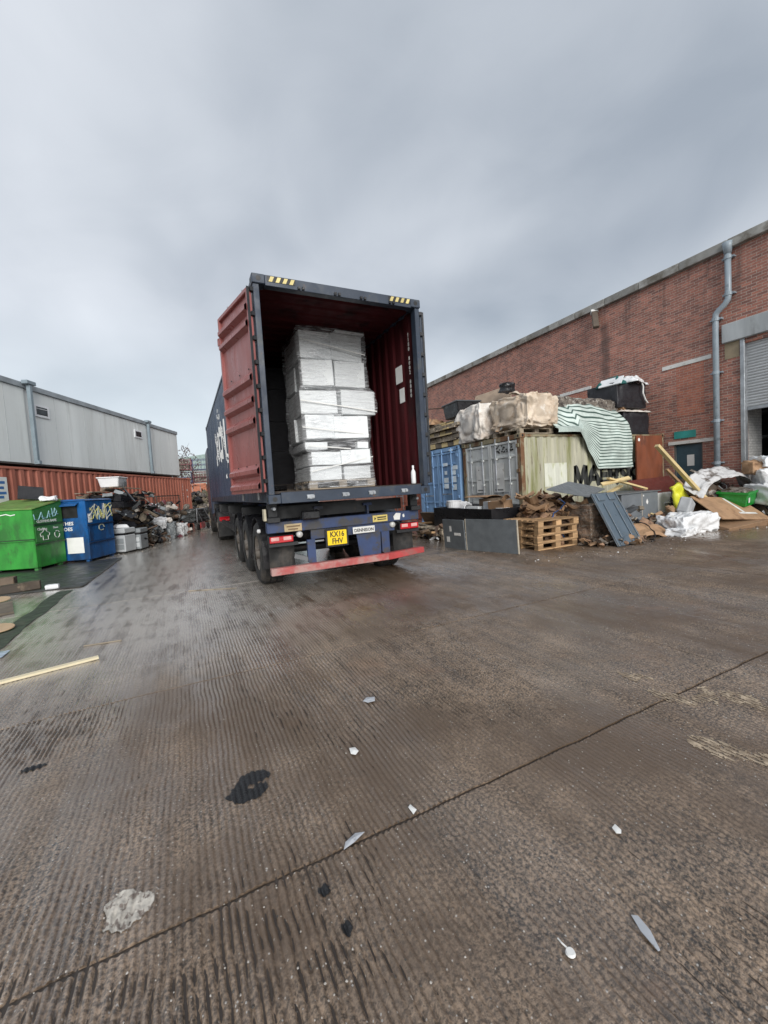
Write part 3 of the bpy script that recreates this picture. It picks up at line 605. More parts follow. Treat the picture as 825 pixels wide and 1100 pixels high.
def casting_obj(t, x, y, z, mat, sx, sy):
    """corner casting with its oval apertures as dark inset plugs"""
    o = obj('corner_casting', MB().box(x, x+.162, y, y+.178, z, z+.118), mat, t, bevel=.008)
    h_ = MB(); yy = y-.002 if sy < 0 else y+.178-.004
    h_.tube([(x+.081, yy, z+.06), (x+.081, yy+.006, z+.06)], .032, 10)
    xx = x-.002 if sx < 0 else x+.162-.004
    h_.tube([(xx, y+.09, z+.06), (xx+.006, y+.09, z+.06)], .032, 10)
    obj('aperture', h_, BLK, o)
    return o
def container(name, label, cat, loc, rz, L, H, mat, post, doors=None, door_mat=None, group=None, inner=None, cast=None, pw=.13):
    t = thing(name, label, cat, loc, rz, group); cast = cast or post
    for sx, x in ((-1, 0), (1, CW-.162)):
        for sy, y in ((-1, 0), (1, L-.178)):
            for z in (0, H-.118): casting_obj(t, x, y, z, cast, sx, sy)
    for x in (.012, CW-.012-pw):
        for y in (.02, L-.02-.13):
            obj('corner_post', MB().box(x, x+pw, y, y+.13, .118, H-.118), post, t, bevel=.006)
    for x in (.006, CW-.006-.06):
        obj('bottom_rail', MB().box(x, x+.06, .178, L-.178, .02, .16), post, t)
        obj('top_rail', MB().box(x, x+.06, .178, L-.178, H-.09, H-.03), post, t)
    obj('side_wall', corr_sheet(L-.3, .16, H-.09, lambda q, d, z: (.016+d, .15+q, z)), mat, t)
    obj('side_wall', corr_sheet(L-.3, .16, H-.09, lambda q, d, z: (CW-.016-d, .15+q, z)), mat, t)
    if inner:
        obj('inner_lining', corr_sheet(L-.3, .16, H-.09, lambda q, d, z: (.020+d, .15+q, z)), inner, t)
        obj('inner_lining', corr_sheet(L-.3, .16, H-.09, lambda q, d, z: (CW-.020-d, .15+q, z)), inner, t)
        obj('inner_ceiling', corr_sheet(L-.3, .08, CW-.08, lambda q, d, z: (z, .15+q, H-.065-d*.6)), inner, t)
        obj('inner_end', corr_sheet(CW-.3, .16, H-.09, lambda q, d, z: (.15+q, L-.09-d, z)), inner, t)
    obj('front_wall', corr_sheet(CW-.3, .16, H-.09, lambda q, d, z: (.15+q, L-.05-d, z)), mat, t)
    obj('roof', corr_sheet(L-.3, .06, CW-.06, lambda q, d, z: (z, .15+q, H-.035-d*.6)), mat, t)
    obj('floor', MB().box(.07, CW-.07, .09, L-.09, .13, .16), PLY, t)
    for y in (.02, L-.12):
        obj('end_rail', MB().box(.162, CW-.162, y, y+.10, .005, .14), post, t); obj('end_header', MB().box(.162, CW-.162, y, y+.10, H-.13, H-.006), post, t)
    if doors:
        dm = door_mat or mat; mid = CW/2
        for s, (a, b) in enumerate(((.15, mid-.006), (mid+.006, CW-.15))):
            d = obj('door', MB().box(a, b, .055, .085, .16, H-.15), dm, t)
            fr = MB().box(a, a+.06, .025, .055, .16, H-.15).box(b-.06, b, .025, .055, .16, H-.15)
            for zz in (.16, .78, 1.42, 2.02, H-.21): fr.box(a+.06, b-.06, .028, .055, zz, zz+.06)
            obj('door_frame', fr, dm, d, bevel=.004)
            for q in (.27, .76):
                x = a+(b-a)*q
                rod = obj('locking_bar', MB().tube([(x, -.005, .04), (x, -.005, H-.04)], .017, 8), STEEL if doors != 'blue' else dm, d, smooth=True)
                kp = MB()
                for zz in (.20, .62, 1.30, 1.98, H-.2): kp.box(x-.035, x+.035, -.024, .028, zz, zz+.05)
                obj('bar_keeper', kp, dm, rod)
                obj('bar_handle', MB().box(x-.02, x+.30*(1 if q < .5 else -1), -.035, -.02, 1.02+.05*s, 1.055+.05*s), STEEL, rod)
            hg = a-.03 if s == 0 else b+.03
            for zz in (.35, .95, 1.6, 2.25): obj('hinge', MB().box(hg-.05, hg+.05, .0, .05, zz, zz+.09), post, d, bevel=.006)
    return t

# ================================================================== the container on the trailer (doors open)
U0, V0, Z0, HL, HH = .972, 5.39, 1.29, 12.192, 2.896
U1 = U0+CW
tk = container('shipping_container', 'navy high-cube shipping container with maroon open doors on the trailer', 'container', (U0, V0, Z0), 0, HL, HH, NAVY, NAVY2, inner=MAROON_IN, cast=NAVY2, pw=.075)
# door header and sill carry their own marks
hd = obj('door_header', MB().box(.162, CW-.162, .0, .02, HH-.135, HH-.004), NAVY2, tk, bevel=.004)
for x0, n in ((.19, 4), (CW-.19-.34, 4)):
    obj('hazard_plate', MB().box(x0, x0+.36, -.004, -.001, HH-.085, HH-.015), BLK, hd)
    for i in range(n):
        x = x0+.015+i*.088
        obj('hazard_stripe', MB().prism([(x, -.0055, HH-.083), (x+.045, -.0055, HH-.083), (x+.075, -.0055, HH-.017), (x+.03, -.0055, HH-.017)], (0, .001, 0)), M('hazard_yellow', (.60, .50, .20), .5), hd)
for x in (.62, 1.12, 1.50, 1.95):
    obj('bar_cam_keeper', MB().box(x-.045, x-.012, -.03, .0, HH-.125, HH-.095).box(x+.012, x+.045, -.03, .0, HH-.125, HH-.095), BLKB, hd)
si = obj('door_sill', MB().box(.162, CW-.162, -.005, .016, .0, .145), NAVY2, tk, bevel=.004)
for x in (.55, 1.05, 1.45, 1.98):
    obj('sill_keeper', MB().box(x-.05, x-.014, -.035, -.005, .05, .085).box(x+.014, x+.05, -.035, -.005, .05, .085).box(x-.05, x+.05, -.012, -.005, .04, .095), STEEL, si)
# markings on the lane side
def on_side(y0, z0):
    def pl(x, z):
        y = y0-x; d = corr_y(max(0, y-.15))
        return (.016+d-.007, y, z0+z)
    return pl
obj('side_lettering', strokes('XCN', .76, .23, .22, on_side(8.0, 1.18), 24, sx=1.4), WHT, tk)
for (y0, z0, w, hgt, n, s_) in ((6.9, 2.08, .13, .42, 3, 1), (5.6, .58, .15, .40, 3, 2)):
    mk = MB(); r_ = random.Random(s_)
    for i in range(n*3):
        x = r_.uniform(0, 1.1); z = r_.uniform(0, hgt)+x*.16*(-1 if s_ == 1 else 1); w_ = r_.uniform(.10, .26); h_ = r_.uniform(.06, .16); pl = on_side(y0, z0)
        mk.grid(lambda a, b: pl(x+a*w_, z+b*h_), 4, 1)
    obj('side_marking', mk, WHT, tk)
# interior marks on the right wall
for (y0, y1, z0, z1) in ((.56, .78, 1.83, 2.10), (.52, .68, 1.50, 1.73)):
    obj('paper_notice', MB().box(CW-.062, CW-.058, y0, y1, z0, z1), WHT, tk)
for i, ch in enumerate('1180 8802 8880'):
    if ch != ' ': text('inner_number', ch, .085, OFFW, tk, (CW-.028 if corr_y(.14) < .01 else CW-.06, .33, 2.46-i*.072), (0, -1, 0), (0, 0, 1))
# left door swung back beside the container
def door_panel(inward):
    """door in local coords: x along its width from the hinge, y = thickness (face at -y), z up"""
    W_, z0, z1 = 1.165, .16, HH-.16
    prof = [(z0, .01)]
    for zc in sorted((3.80-Z0, 3.60-Z0, 2.93-Z0, 2.65-Z0, 2.38-Z0, 1.74-Z0, 1.54-Z0)):
        prof += [(zc-.075, .01), (zc-.035, -.058), (zc+.015, -.058), (zc+.085, .01)]
    prof.append((z1, .01)); mb = MB()
    vs_ = [(x, y, z) for z, y in prof for x in (.05, W_-.05)]
    mb.add(vs_, [(2*i, 2*i+1, 2*i+3, 2*i+2) for i in range(len(prof)-1)])
    fr = MB().box(0, .052, -.03, .03, z0, z1).box(W_-.052, W_, -.03, .03, z0, z1).box(.052, W_-.052, -.03, .03, z0-.002, z0+.05).box(.052, W_-.052, -.03, .03, z1-.05, z1+.002)
    back = MB().box(.03, W_-.03, .016, .028, z0, z1)
    return mb, fr, back
for side in (0, 1):
    p, f, b = door_panel(1)
    ang = math.atan2(6.56-5.45, .70-.955) if side == 0 else R(84)
    hx, hy = (-.035, .05) if side == 0 else (CW+.035, .05)
    o = obj('door', f, MAROON if side == 0 else NAVY2, tk, bevel=.006, loc=(hx, hy, 0), rot=(0, 0, ang))
    if side == 0:
        o.scale = (1, -1, 1)
    o['label'] = 'maroon inner face of the left door folded back' if side == 0 else 'right door folded back along the far side'
    obj('door_panel', p, MAROON, o); obj('door_skin', b, NAVY, o)
    for i in range(9): obj('hinge', MB().box(-.04, .02, .0, .05, .28+i*.30, .33+i*.30), BLKB, o)
    obj('gasket', MB().box(-.012, -.001, -.035, -.005, .16, HH-.16), BLKB, o)
    for q in (.3, .8):
        obj('locking_bar', MB().tube([(1.165*q, .06, .06), (1.165*q, .06, HH-.05)], .018, 8), STEEL, o, smooth=True)
    pin = MB()
    for i in range(6): pin.box(.18+.33*(i % 3), .20+.33*(i % 3), -.012, -.002, .52 + .62*(i//3)*2.0, .535+.62*(i//3)*2.0)
    obj('rivet', pin, BLK, o)
    obj('door_stop', MB().box(1.165, 1.21, -.04, .03, 2.36, 2.46), MAROON, o)

# ------------------------------------------------------------------ load inside
def make_pallet(parent, W=1.2, D=1.0, mat=WOOD):
    """pallet in local coords at the parent's origin, every board a piece; height .144"""
    for y in (0, D/2-.05, D-.10):
        obj('bottom_board', MB().box(0, W, y, y+.10, 0, .022), mat, parent)
        for x in (0, W/2-.07, W-.14): obj('block', MB().box(x, x+.14, y, y+.10, .022, .10), mat, parent)
    for x in (0, W/2-.07, W-.14): obj('stringer_board', MB().box(x, x+.14, 0, D, .10, .122), mat, parent)
    for i in range(7):
        y = i*(D-.095)/6; obj('deck_board', MB().box(0, W, y, y+.095, .122, .144), mat, parent)
ZF = Z0+.16
ldp = thing('wrapped_pallet_load', 'tall shrink-wrapped pallet of white cartons at the container mouth', 'pallet load', (1.86, 6.60, ZF+.001))
make_pallet(ldp, 1.18, 1.0, WOODG)
def carton(t, x0, x1, y0, y1, z0, z1, mat=CARTON, yaw=0.0, tilt=0.0):
    cx, cy = (x0+x1)/2, (y0+y1)/2; M4 = Matrix.Translation((cx, cy, (z0+z1)/2)) @ Matrix.Rotation(yaw, 4, 'Z') @ Matrix.Rotation(tilt, 4, 'Y')
    hx, hy, hz_ = (x1-x0)/2, (y1-y0)/2, (z1-z0)/2
    o = obj('carton', MB().box(-hx, hx, -hy, hy, -hz_, hz_), mat, t, bevel=.008); o.location = M4.to_translation(); o.rotation_euler = M4.to_euler(); return o
J = lambda s=.012: rnd.uniform(-s, s)
tiers = [(.15, .40, [(.05, .60), (.61, 1.14)], CARTON), (.405, .66, [(.04, .58), (.59, 1.12)], CARTON),
         (.665, .80, [(-.02, .36), (.87, 1.10)], CARTON), (.84, 1.24, [(-.02, .50), (.51, 1.12)], CARTON), (1.245, 1.66, [(-.03, .60), (.61, 1.26)], CARTON),
         (1.70, 2.14, [(.0, .54), (.55, 1.12)], CARTON), (2.145, 2.60, [(-.03, .52), (.53, 1.11)], CARTON)]
for z0, z1, cols, mt in tiers:
    for (a, b) in cols:
        for (c, d) in ((.0, .48), (.50, .98)):
            carton(ldp, a+.004+J(.02), b-.006+J(.02), c+J(.04), d+J(.03), z0, z1-rnd.uniform(.006, .045), mt, yaw=J(.07), tilt=J(.03))
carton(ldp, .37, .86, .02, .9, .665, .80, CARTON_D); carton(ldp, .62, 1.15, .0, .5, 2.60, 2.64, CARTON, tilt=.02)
def wrap_shell(t, sections, mat, depth=(-.03, 1.01), seed=1):
    """loose film: closed ring per height, pulled in between tiers"""
    mb = MB(); n = 64; rows_ = []
    for (z, x0, x1) in sections:
        ring = []
        for k in range(n):
            s = k/n*4; e = int(s); f = s-e
            if e == 0: p = (x0+(x1-x0)*f, depth[0])
            elif e == 1: p = (x1, depth[0]+(depth[1]-depth[0])*f)
            elif e == 2: p = (x1-(x1-x0)*f, depth[1])
            else: p = (x0, depth[1]-(depth[1]-depth[0])*f)
            q = Vector((p[0]*2.5+seed, p[1]*2.5, z*6)); k_ = .014*mnoise.noise(q)+.010*mnoise.noise(q*3)
            ring.append((p[0]+k_, p[1]+.012*mnoise.noise(q*1.7+Vector((5, 5, 5))), z+.012*mnoise.noise(q*2)))
        rows_.append(ring)
    vs_ = [p for r_ in rows_ for p in r_]
    mb.add(vs_, [(i*n+k, i*n+(k+1) % n, (i+1)*n+(k+1) % n, (i+1)*n+k) for i in range(len(rows_)-1) for k in range(n)])
    return obj('stretch_wrap', mb, mat, t, smooth=True)
base = [(.03, -.02, 1.20), (.10, .0, 1.19), (.20, .02, 1.17), (.40, .015, 1.16), (.62, .01, 1.15), (.70, -.05, 1.13), (.78, -.06, 1.12), (.86, -.05, 1.15), (1.05, -.05, 1.16), (1.22, -.05, 1.16), (1.27, -.06, 1.30), (1.45, -.06, 1.30), (1.62, -.06, 1.27), (1.70, -.03, 1.16), (1.9, -.035, 1.16), (2.1, -.04, 1.15), (2.2, -.06, 1.14), (2.45, -.06, 1.15), (2.60, -.06, 1.14), (2.645, -.04, 1.12)]
sec = []
for (a, b) in zip(base, base[1:]):
    for f in (0, .5): sec.append(tuple(a[i]+(b[i]-a[i])*f for i in range(3)))
wrap_shell(ldp, sec+[base[-1]], WRAP)
for (x0, z0, x1, z1) in ((-.06, 1.45, 1.28, 1.30), (.0, 2.42, 1.12, 2.25), (.02, .72, .75, .66), (.05, .30, 1.15, .52), (-.06, 1.02, 1.1, .9)):
    a = Vector((x0, -.052, z0)); b = Vector((x1, -.052, z1)); obj('wrap_tail', MB().grid(lambda s, t: tuple(a.lerp(b, s)+Vector((0, .004*math.sin(9*s), (t-.5)*.018))), 12, 1), WHT, ldp)
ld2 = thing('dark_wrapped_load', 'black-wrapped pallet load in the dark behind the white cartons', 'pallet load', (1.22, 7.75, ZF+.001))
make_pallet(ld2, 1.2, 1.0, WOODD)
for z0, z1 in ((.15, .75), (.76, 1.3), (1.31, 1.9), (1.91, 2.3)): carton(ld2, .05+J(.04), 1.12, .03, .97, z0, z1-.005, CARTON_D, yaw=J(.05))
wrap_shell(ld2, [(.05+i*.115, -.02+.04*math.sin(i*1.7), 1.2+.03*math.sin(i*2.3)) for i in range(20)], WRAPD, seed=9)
bt = thing('white_bottle', 'white plastic bottle standing by the right-hand container wall', 'bottle', (3.26, 5.62, ZF+.001))
obj('bottle_body', MB().lathe([(.0, 0), (.034, 0), (.038, .02), (.038, .17), (.03, .20), (.016, .225), (.014, .245)], (0, 0, 0), (0, 0, 1), 16), CRATEW, bt, smooth=True)
obj('cap', MB().lathe([(.017, .24), (.017, .285), (.0, .287)], (0, 0, 0), (0, 0, 1), 12), CRATEW, bt, smooth=True)

# ================================================================== trailer
VR = 5.75
tr = thing('container_trailer', 'blue skeletal trailer with red bumper under the navy container', 'trailer', (2.19, 11, 0))
def tp(name, mb, mat, parent=None, **k): return obj(name, mb, mat, parent or tr, world=True, **k)
for x in (1.72, 2.52): tp('chassis_beam', MB().box(x, x+.14, 5.95, 17.0, .82, .86).box(x+.055, x+.085, 5.95, 17.0, .86, 1.16).box(x, x+.14, 5.95, 17.0, 1.16, 1.2), TBLUE)
rb = tp('rear_beam', MB().box(.985, 3.39, VR, VR+.12, .88, 1.03), TBLUE, bevel=.006)
for x0, x1, z0, z1, mt, s in ((1.22, 1.466, .885, .99, STKB, 'LONG VEHICLE'), (2.573, 2.824, .90, 1.0, STK, None)):
    st = tp('sticker', MB().box(x0, x1, VR-.004, VR-.001, z0, z1), mt, rb)
tp('sticker_mark', MB().prism([(2.60, VR-.006, .925), (2.63, VR-.006, .95), (2.60, VR-.006, .975)], (0, .001, 0)).box(2.65, 2.80, VR-.006, VR-.005, .955, .975).box(2.65, 2.80, VR-.006, VR-.005, .925, .94), BLK, rb)
tp('sticker_mark', MB().box(1.25, 1.44, VR-.006, VR-.005, .945, .965).box(1.27, 1.41, VR-.006, VR-.005, .905, .925), M('sticker_ink', (.16, .10, .05), .6), rb)
tp('paint_patch', MB().prism([(2.94, VR-.003, .905), (3.04, VR-.003, .90), (3.06, VR-.003, 1.0), (2.98, VR-.003, 1.01), (2.93, VR-.003, .96)], (0, .001, 0)).prism([(3.10, VR-.003, .93), (3.13, VR-.003, .94), (3.12, VR-.003, .99), (3.09, VR-.003, .97)], (0, .001, 0)), OFFW, rb)
# posts that carry the container corners
for x0 in (.99, 3.22):
    tp('corner_support', MB().box(x0, x0+.17, VR-.08, VR+.12, 1.03, 1.10).box(x0+.02, x0+.15, VR-.02, VR+.08, 1.10, 1.285), BLACKP, bevel=.006)
    tp('twistlock', MB().tube([(x0+.085, VR-.14, 1.22), (x0+.085, VR-.02, 1.22)], .022, 8), STEEL)
tp('side_reflector', MB().box(.955, .985, VR-.02, VR+.10, 1.06, 1.22), M('pale_reflector', (.5, .45, .33), .4))
tp('bolster', MB().box(1.17, 3.21, VR+.25, VR+.42, 1.06, 1.24), BLACKP)
for i, v in enumerate((8.4, 11.2, 14.2, 16.8)): tp('cross_member', MB().box(1.0, 3.38, v, v+.12, .95, 1.2), BLACKP)
tp('work_lamp', MB().box(1.46, 1.72, VR-.12, VR-.0, 1.035, 1.16), BLKB, bevel=.02)
tp('centre_bracket', MB().box(1.60, 2.95, VR+.03, VR+.07, .74, .88), TBLUE)
# number plate
pl_ = tp('number_plate', MB().box(1.827, 2.124, VR-.025, VR-.018, .625, .838), YEL, bevel=.003)
for s_, zz in (('KX16', .745), ('FHV', .645)):
    text('plate_letters', s_, .112, BLK, tr, (1.975-2.19, VR-.0275-11, zz), (1, 0, 0), (0, 0, 1), align='CENTER', sx=.84, bold=.002)
tp('plate_holder', MB().box(1.80, 2.15, VR-.017, VR+.0, .60, .865), BLKB)
mk = tp('maker_plate', MB().box(2.23, 2.59, VR-.02, VR-.012, .752, .852), OFFW, bevel=.003)
text('maker_letters', 'DENNISON', .068, BLK, tr, (2.41-2.19, VR-.0215-11, .778), (1, 0, 0), (0, 0, 1), align='CENTER', sx=.92, bold=.0015)
for x0, x1, z0, z1 in ((1.53, 1.647, .40, .74), (2.707, 2.84, .41, .74)):
    tp('bumper_bracket', MB().prism([(x0, VR, z1), (x1, VR, z1), (x1, VR, z0), ((x0+x1)/2, VR, z0-.03), (x0, VR, z0+.02)], (0, .06, 0)), TBLUE)
tp('lower_plate', MB().prism([(2.297, VR+.02, .74), (2.70, VR+.02, .74), (2.69, VR+.02, .385), (2.34, VR+.02, .40)], (0, .02, 0)), TBLUE)
tp('stay', MB().bar((1.36, VR+.10, .52), (1.58, VR+.03, .45), .05, .06), M('dull_grey_stay', (.12, .125, .13), .6))
bp_ = tp('red_bumper', MB().hexa([(.985, VR-.1, .305), (2.77, VR-.1, .305), (2.77, VR+.0, .305), (.985, VR+.0, .305)], [(.985, VR-.1, .405), (2.77, VR-.1, .405), (2.77, VR+.0, .405), (.985, VR+.0, .405)]), REDBAR, bevel=.006)
tp('bumper_end', MB().hexa([(2.765, VR-.103, .302), (3.40, VR-.105, .345), (3.40, VR, .345), (2.765, VR, .302)], [(2.765, VR-.103, .408), (3.40, VR-.105, .432), (3.40, VR, .432), (2.765, VR, .408)]), M('bright_red_bar', (.36, .045, .045), .5, c2=(.26, .09, .08), c2s=5, c2r=(.46, .64)), bp_, bevel=.006)
for x0 in (.99, 3.02):
    tl = tp('tail_light', MB().box(x0, x0+.35, VR-.02, VR+.07, .735, .845), BLKB, bevel=.01)
    tp('red_lens', MB().box(x0+.012, x0+.338, VR-.035, VR-.02, .745, .835), LENSR, tl, bevel=.012)
    for q in (.03, .20): tp('pale_lens', MB().box(x0+q, x0+q+.11, VR-.041, VR-.034, .775, .825), LENSP, tl, bevel=.01)
for x in (1.43, 2.91): tp('round_lamp', MB().lathe([(0, -.02), (.04, -.015), (.045, .0), (.045, .05)], (x, VR, .83), (0, 1, 0), 14), M('white_lens', (.45, .45, .43), .2), smooth=True)
for x in (1.0, 2.98): tp('lamp_bar', MB().box(x, x+.40, VR, VR+.05, .69, .735), BLACKP)
for x0 in (1.0, 2.98):
    tp('mud_flap', MB().grid(lambda a, b: (x0+.02+.36*a, VR+.20+.03*math.sin(a*6)*b, .80-.50*b), 8, 4), RUBBER, solid=.008)
# running gear
def wheel(parent, cx, cy, r=.50, w=.36, sgn=-1, name='wheel'):
    """sgn = -1: outer face to -x"""
    o = cx; s = -sgn
    wt = obj(name, MB().lathe([(r*.56, 0), (r*.66, -.0), (r*.90, .0), (r*.985, .04), (r, .07), (r, w-.07), (r*.985, w-.04), (r*.9, w), (r*.56, w)], (o, cy, r-.004), (s, 0, 0), 36), RUBBER, parent, smooth=True, world=True)
    gr = MB()
    for k in range(40):
        a = 2*math.pi*k/40
        for q in (.06, .16, .26):
            M4 = Matrix.Translation((o+s*(q+.02), cy, r-.004)) @ Matrix.Rotation(a+q, 4, 'X')
            gr.box(-.035, .035, -.026, .026, r-.004, r+.006, M4)
    g_ = obj('tread', gr, RUBBER, wt, world=True); g_['kind'] = 'stuff'
    obj('rim', MB().lathe([(r*.575, .012), (r*.55, .02), (r*.50, .06), (r*.46, .10), (r*.30, .12), (r*.28, .05), (r*.20, .03), (r*.19, -.02), (.0, -.025)], (o, cy, r-.004), (s, 0, 0), 32), RIM, wt, smooth=True, world=True)
    nb = MB()
    for k in range(10):
        a = 2*math.pi*k/10; c_ = Vector((o+s*.115, cy+math.cos(a)*r*.38, r-.004+math.sin(a)*r*.38)); nb.tube([c_, c_-Vector((s*.04, 0, 0))], .016, 6)
    obj('wheel_nut', nb, RIM, wt, world=True)
    return wt
AX = (6.82, 8.14, 9.46)
for v in AX:
    wheel(tr, .985, v); wheel(tr, 3.395, v, sgn=1)
    tp('axle', MB().tube([(1.3, v, .5), (3.08, v, .5)], .065, 10), BLACKP)
    for x0 in (.985, 3.035):
        tp('mudguard', MB().grid(lambda a, b: (x0+.36*a, v+.56*math.cos(R(200-220*b)), .5+.56*math.sin(R(200-220*b))), 2, 20), BLKB, solid=.012)
    tp('air_spring', MB().lathe([(.0, 0), (.13, 0), (.15, .06), (.15, .14), (.12, .2), (0, .2)], (1.85, v+.35, .6), (0, 0, 1), 16), RUBBER, smooth=True)
    tp('air_spring', MB().lathe([(.0, 0), (.13, 0), (.15, .06), (.15, .14), (.12, .2), (0, .2)], (2.53, v+.35, .6), (0, 0, 1), 16), RUBBER, smooth=True)
tp('side_lamp', MB().lathe([(0, -.02), (.03, -.01), (.03, .03)], (.955, 6.35, .88), (1, 0, 0), 10), M('lamp_white', (.8, .8, .8), .2), smooth=True)
tp('side_rail', MB().box(1.0, 1.06, 10.4, 13.6, .62, .74), BLACKP); tp('side_rail', MB().box(1.0, 1.06, 10.4, 13.6, .95, 1.02), BLACKP)
for x in (1.25, 3.0): tp('landing_leg', MB().box(x, x+.12, 12.2, 12.32, .35, 1.1).box(x-.05, x+.17, 12.12, 12.4, .30, .35), BLACKP)
tp('toolbox', MB().box(1.05, 1.5, 10.6, 11.5, .55, .95), BLACKP, bevel=.02)
for i, (x, z, dr) in enumerate(((1.30, 1.03, .16), (1.78, .86, .22), (2.20, .87, .14), (2.95, 1.03, .2))):
    tp('hanging_hose', MB().tube([(x+.30*k/8, VR+.16, z-dr*math.sin(math.pi*k/8)) for k in range(9)], .014, 6), BLKB, smooth=True)
for (x, z) in ((1.62, 1.0), (2.75, .98)): tp('air_line', MB().tube([(x, 6.0+i*.5, z+.03*math.sin(i*1.9)) for i in range(16)], .018, 6), BLKB, smooth=True)

# tractor unit ahead of the trailer
tu = thing('tractor_unit', 'dark tractor unit coupled ahead of the navy container', 'truck', (2.19, 16.5, 0))
def up_(name, mb, mat, parent=None, **k): return obj(name, mb, mat, parent or tu, world=True, **k)
for x in (1.75, 2.5): up_('chassis_rail', MB().box(x, x+.1, 14.3, 20.0, .62, .86), BLACKP)
for v in (15.0,):
    wheel(tu, .95, v, .5, .56); wheel(tu, 3.43, v, .5, .56, sgn=1)
for v in (18.9,): wheel(tu, .95, v, .5, .34); wheel(tu, 3.43, v, .5, .34, sgn=1)
for x0 in (.93, 2.87):
    up_('mudguard', MB().grid(lambda a, b: (x0+.58*a, 15.0+.6*math.cos(R(185-180*b)), .5+.6*math.sin(R(185-180*b))), 2, 20), BLKB, solid=.015)
    up_('mud_flap', MB().box(x0, x0+.56, 14.36, 14.375, .16, .62), RUBBER)
    up_('tail_light', MB().box(x0+.05, x0+.36, 14.30, 14.35, .66, .80), LENSR, bevel=.015)
    up_('lamp_bracket', MB().box(x0, x0+.6, 14.355, 14.42, .60, .95), BLACKP)
up_('cab', MB().prism([(.98, 18.05, .75), (.98, 20.3, .75), (.98, 20.35, 1.9), (.98, 20.05, 3.05), (.98, 19.6, 3.45), (.98, 18.05, 3.5)], (2.42, 0, 0)), M('cab_paint', (.05, .06, .09), .35), bevel=.06)
up_('windscreen', MB().hexa([(1.1, 20.36, 1.95), (3.28, 20.36, 1.95), (3.28, 20.33, 1.95), (1.1, 20.33, 1.95)], [(1.1, 20.10, 2.95), (3.28, 20.10, 2.95), (3.28, 20.07, 2.95), (1.1, 20.07, 2.95)]), GLASS)
up_('fifth_wheel', MB().box(1.75, 2.65, 14.7, 15.6, .95, 1.04), BLACKP)
up_('fuel_tank', MB().tube([(1.25, 16.4, .62), (1.25, 17.8, .62)], .30, 16), BLACKP)

# ================================================================== LEFT: orange container with grey cabins on top
LA = math.atan2(-.3757, .9267); Ld = Vector((-.3757, -.9267, 0)); Ln = Vector((.9267, -.3757, 0)); L0 = Vector((.4, 23.8, 0))
def LP(s, n, z=0.0): return L0+Ld*s+Ln*n+Vector((0, 0, z))
oc = container('orange_container', 'long orange-red shipping container carrying the grey cabins', 'container', tuple(LP(12.19, -CW-.02)), LA, 12.192, 2.56, ORANGE, ORANGE)
sgo = obj('white_sign', MB().box(CW+.004, CW+.012, .40, .78, 1.62, 2.25), WHT, oc)
for i, (z, w) in enumerate(((2.12, .26), (1.99, .22), (1.86, .28), (1.76, .2))):
    obj('sign_print', MB().box(CW+.0125, CW+.0135, .45, .45+w, z-.035, z+.03), M('sign_blue', (.05, .16, .40), .5), sgo)
for i, ch in enumerate('TRLU 805472 1'):
    if ch != ' ': text('container_number', ch, .095, OFFW, oc, (CW-.012, 11.13, 2.18-i*.092), (0, 1, 0), (0, 0, 1))
for (q, z) in ((11.62, 1.88), (11.62, 1.55), (11.62, 1.05)): obj('data_plate', MB().box(CW-.014, CW-.010, q, q+.1, z, z+.08), OFFW, oc)
# cabins (two and a bit, one roofline)
def cabin(s0, s1, label, win=None, seams=()):
    rz = LA-R(.9)
    t = thing('site_cabin', label, 'cabin', tuple(LP(s1, -.14, 2.60)), rz, 'grey cabins stacked on the orange container')
    L = s1-s0; D = 2.5; H = 2.17
    obj('wall', MB().box(-D, 0, .012, L-.012, .06, H-.12), CABIN, t)
    for q in seams: obj('panel_seam', MB().box(.0005, .004, q-.005, q+.005, .07, H-.13), M('pale_seam', (.46, .48, .48), .6), t)
    obj('base_rail', MB().box(-D-.01, .015, .006, L-.006, 0.01, .058), M('dark_skid', (.06, .055, .05), .7), t)
    obj('roof_fascia', MB().box(-D-.03, .05, .004, L-.004, H-.115, H+.03), CABTRIM, t, bevel=.01)
    obj('roof', MB().prism([(-D-.02, .02, H+.032), (.03, .02, H+.032), (-D/2, .02, H+.10)], (0, L-.04, 0)), CABTRIM, t)
    if win is not None:
        w = obj('window', MB().box(.004, .035, win, win+.56, 1.38, 1.72).box(-.001, .0, win, win+.01, 1.4, 1.41), UPVC, t, bevel=.006)
        obj('pane', MB().box(.036, .039, win+.08, win+.48, 1.44, 1.66), GLASS, w)
        obj('vent_bar', MB().box(.040, .046, win+.08, win+.48, 1.60, 1.612), UPVC, w)
    return t
cabin(10.44, 13.0, 'blank grey cabin section at the near left end of the row', None, (.55, 1.2, 1.9))
cabin(4.13, 10.42, 'long middle grey cabin with a small square window beside each pipe', .28, (1.1, 1.6, 2.4, 3.2, 4.0, 4.8, 5.5))
cabin(1.06, 4.11, 'short far grey cabin at the truck end of the orange container', None, (.7, 1.4, 2.2))
t_ = [o for o in bpy.data.objects if o.name == 'site_cabin.001'][0]
w = obj('window', MB().box(.004, .035, 5.30, 5.86, 1.42, 1.74), UPVC, t_, bevel=.006); obj('pane', MB().box(.036, .039, 5.38, 5.78, 1.48, 1.68), GLASS, w)
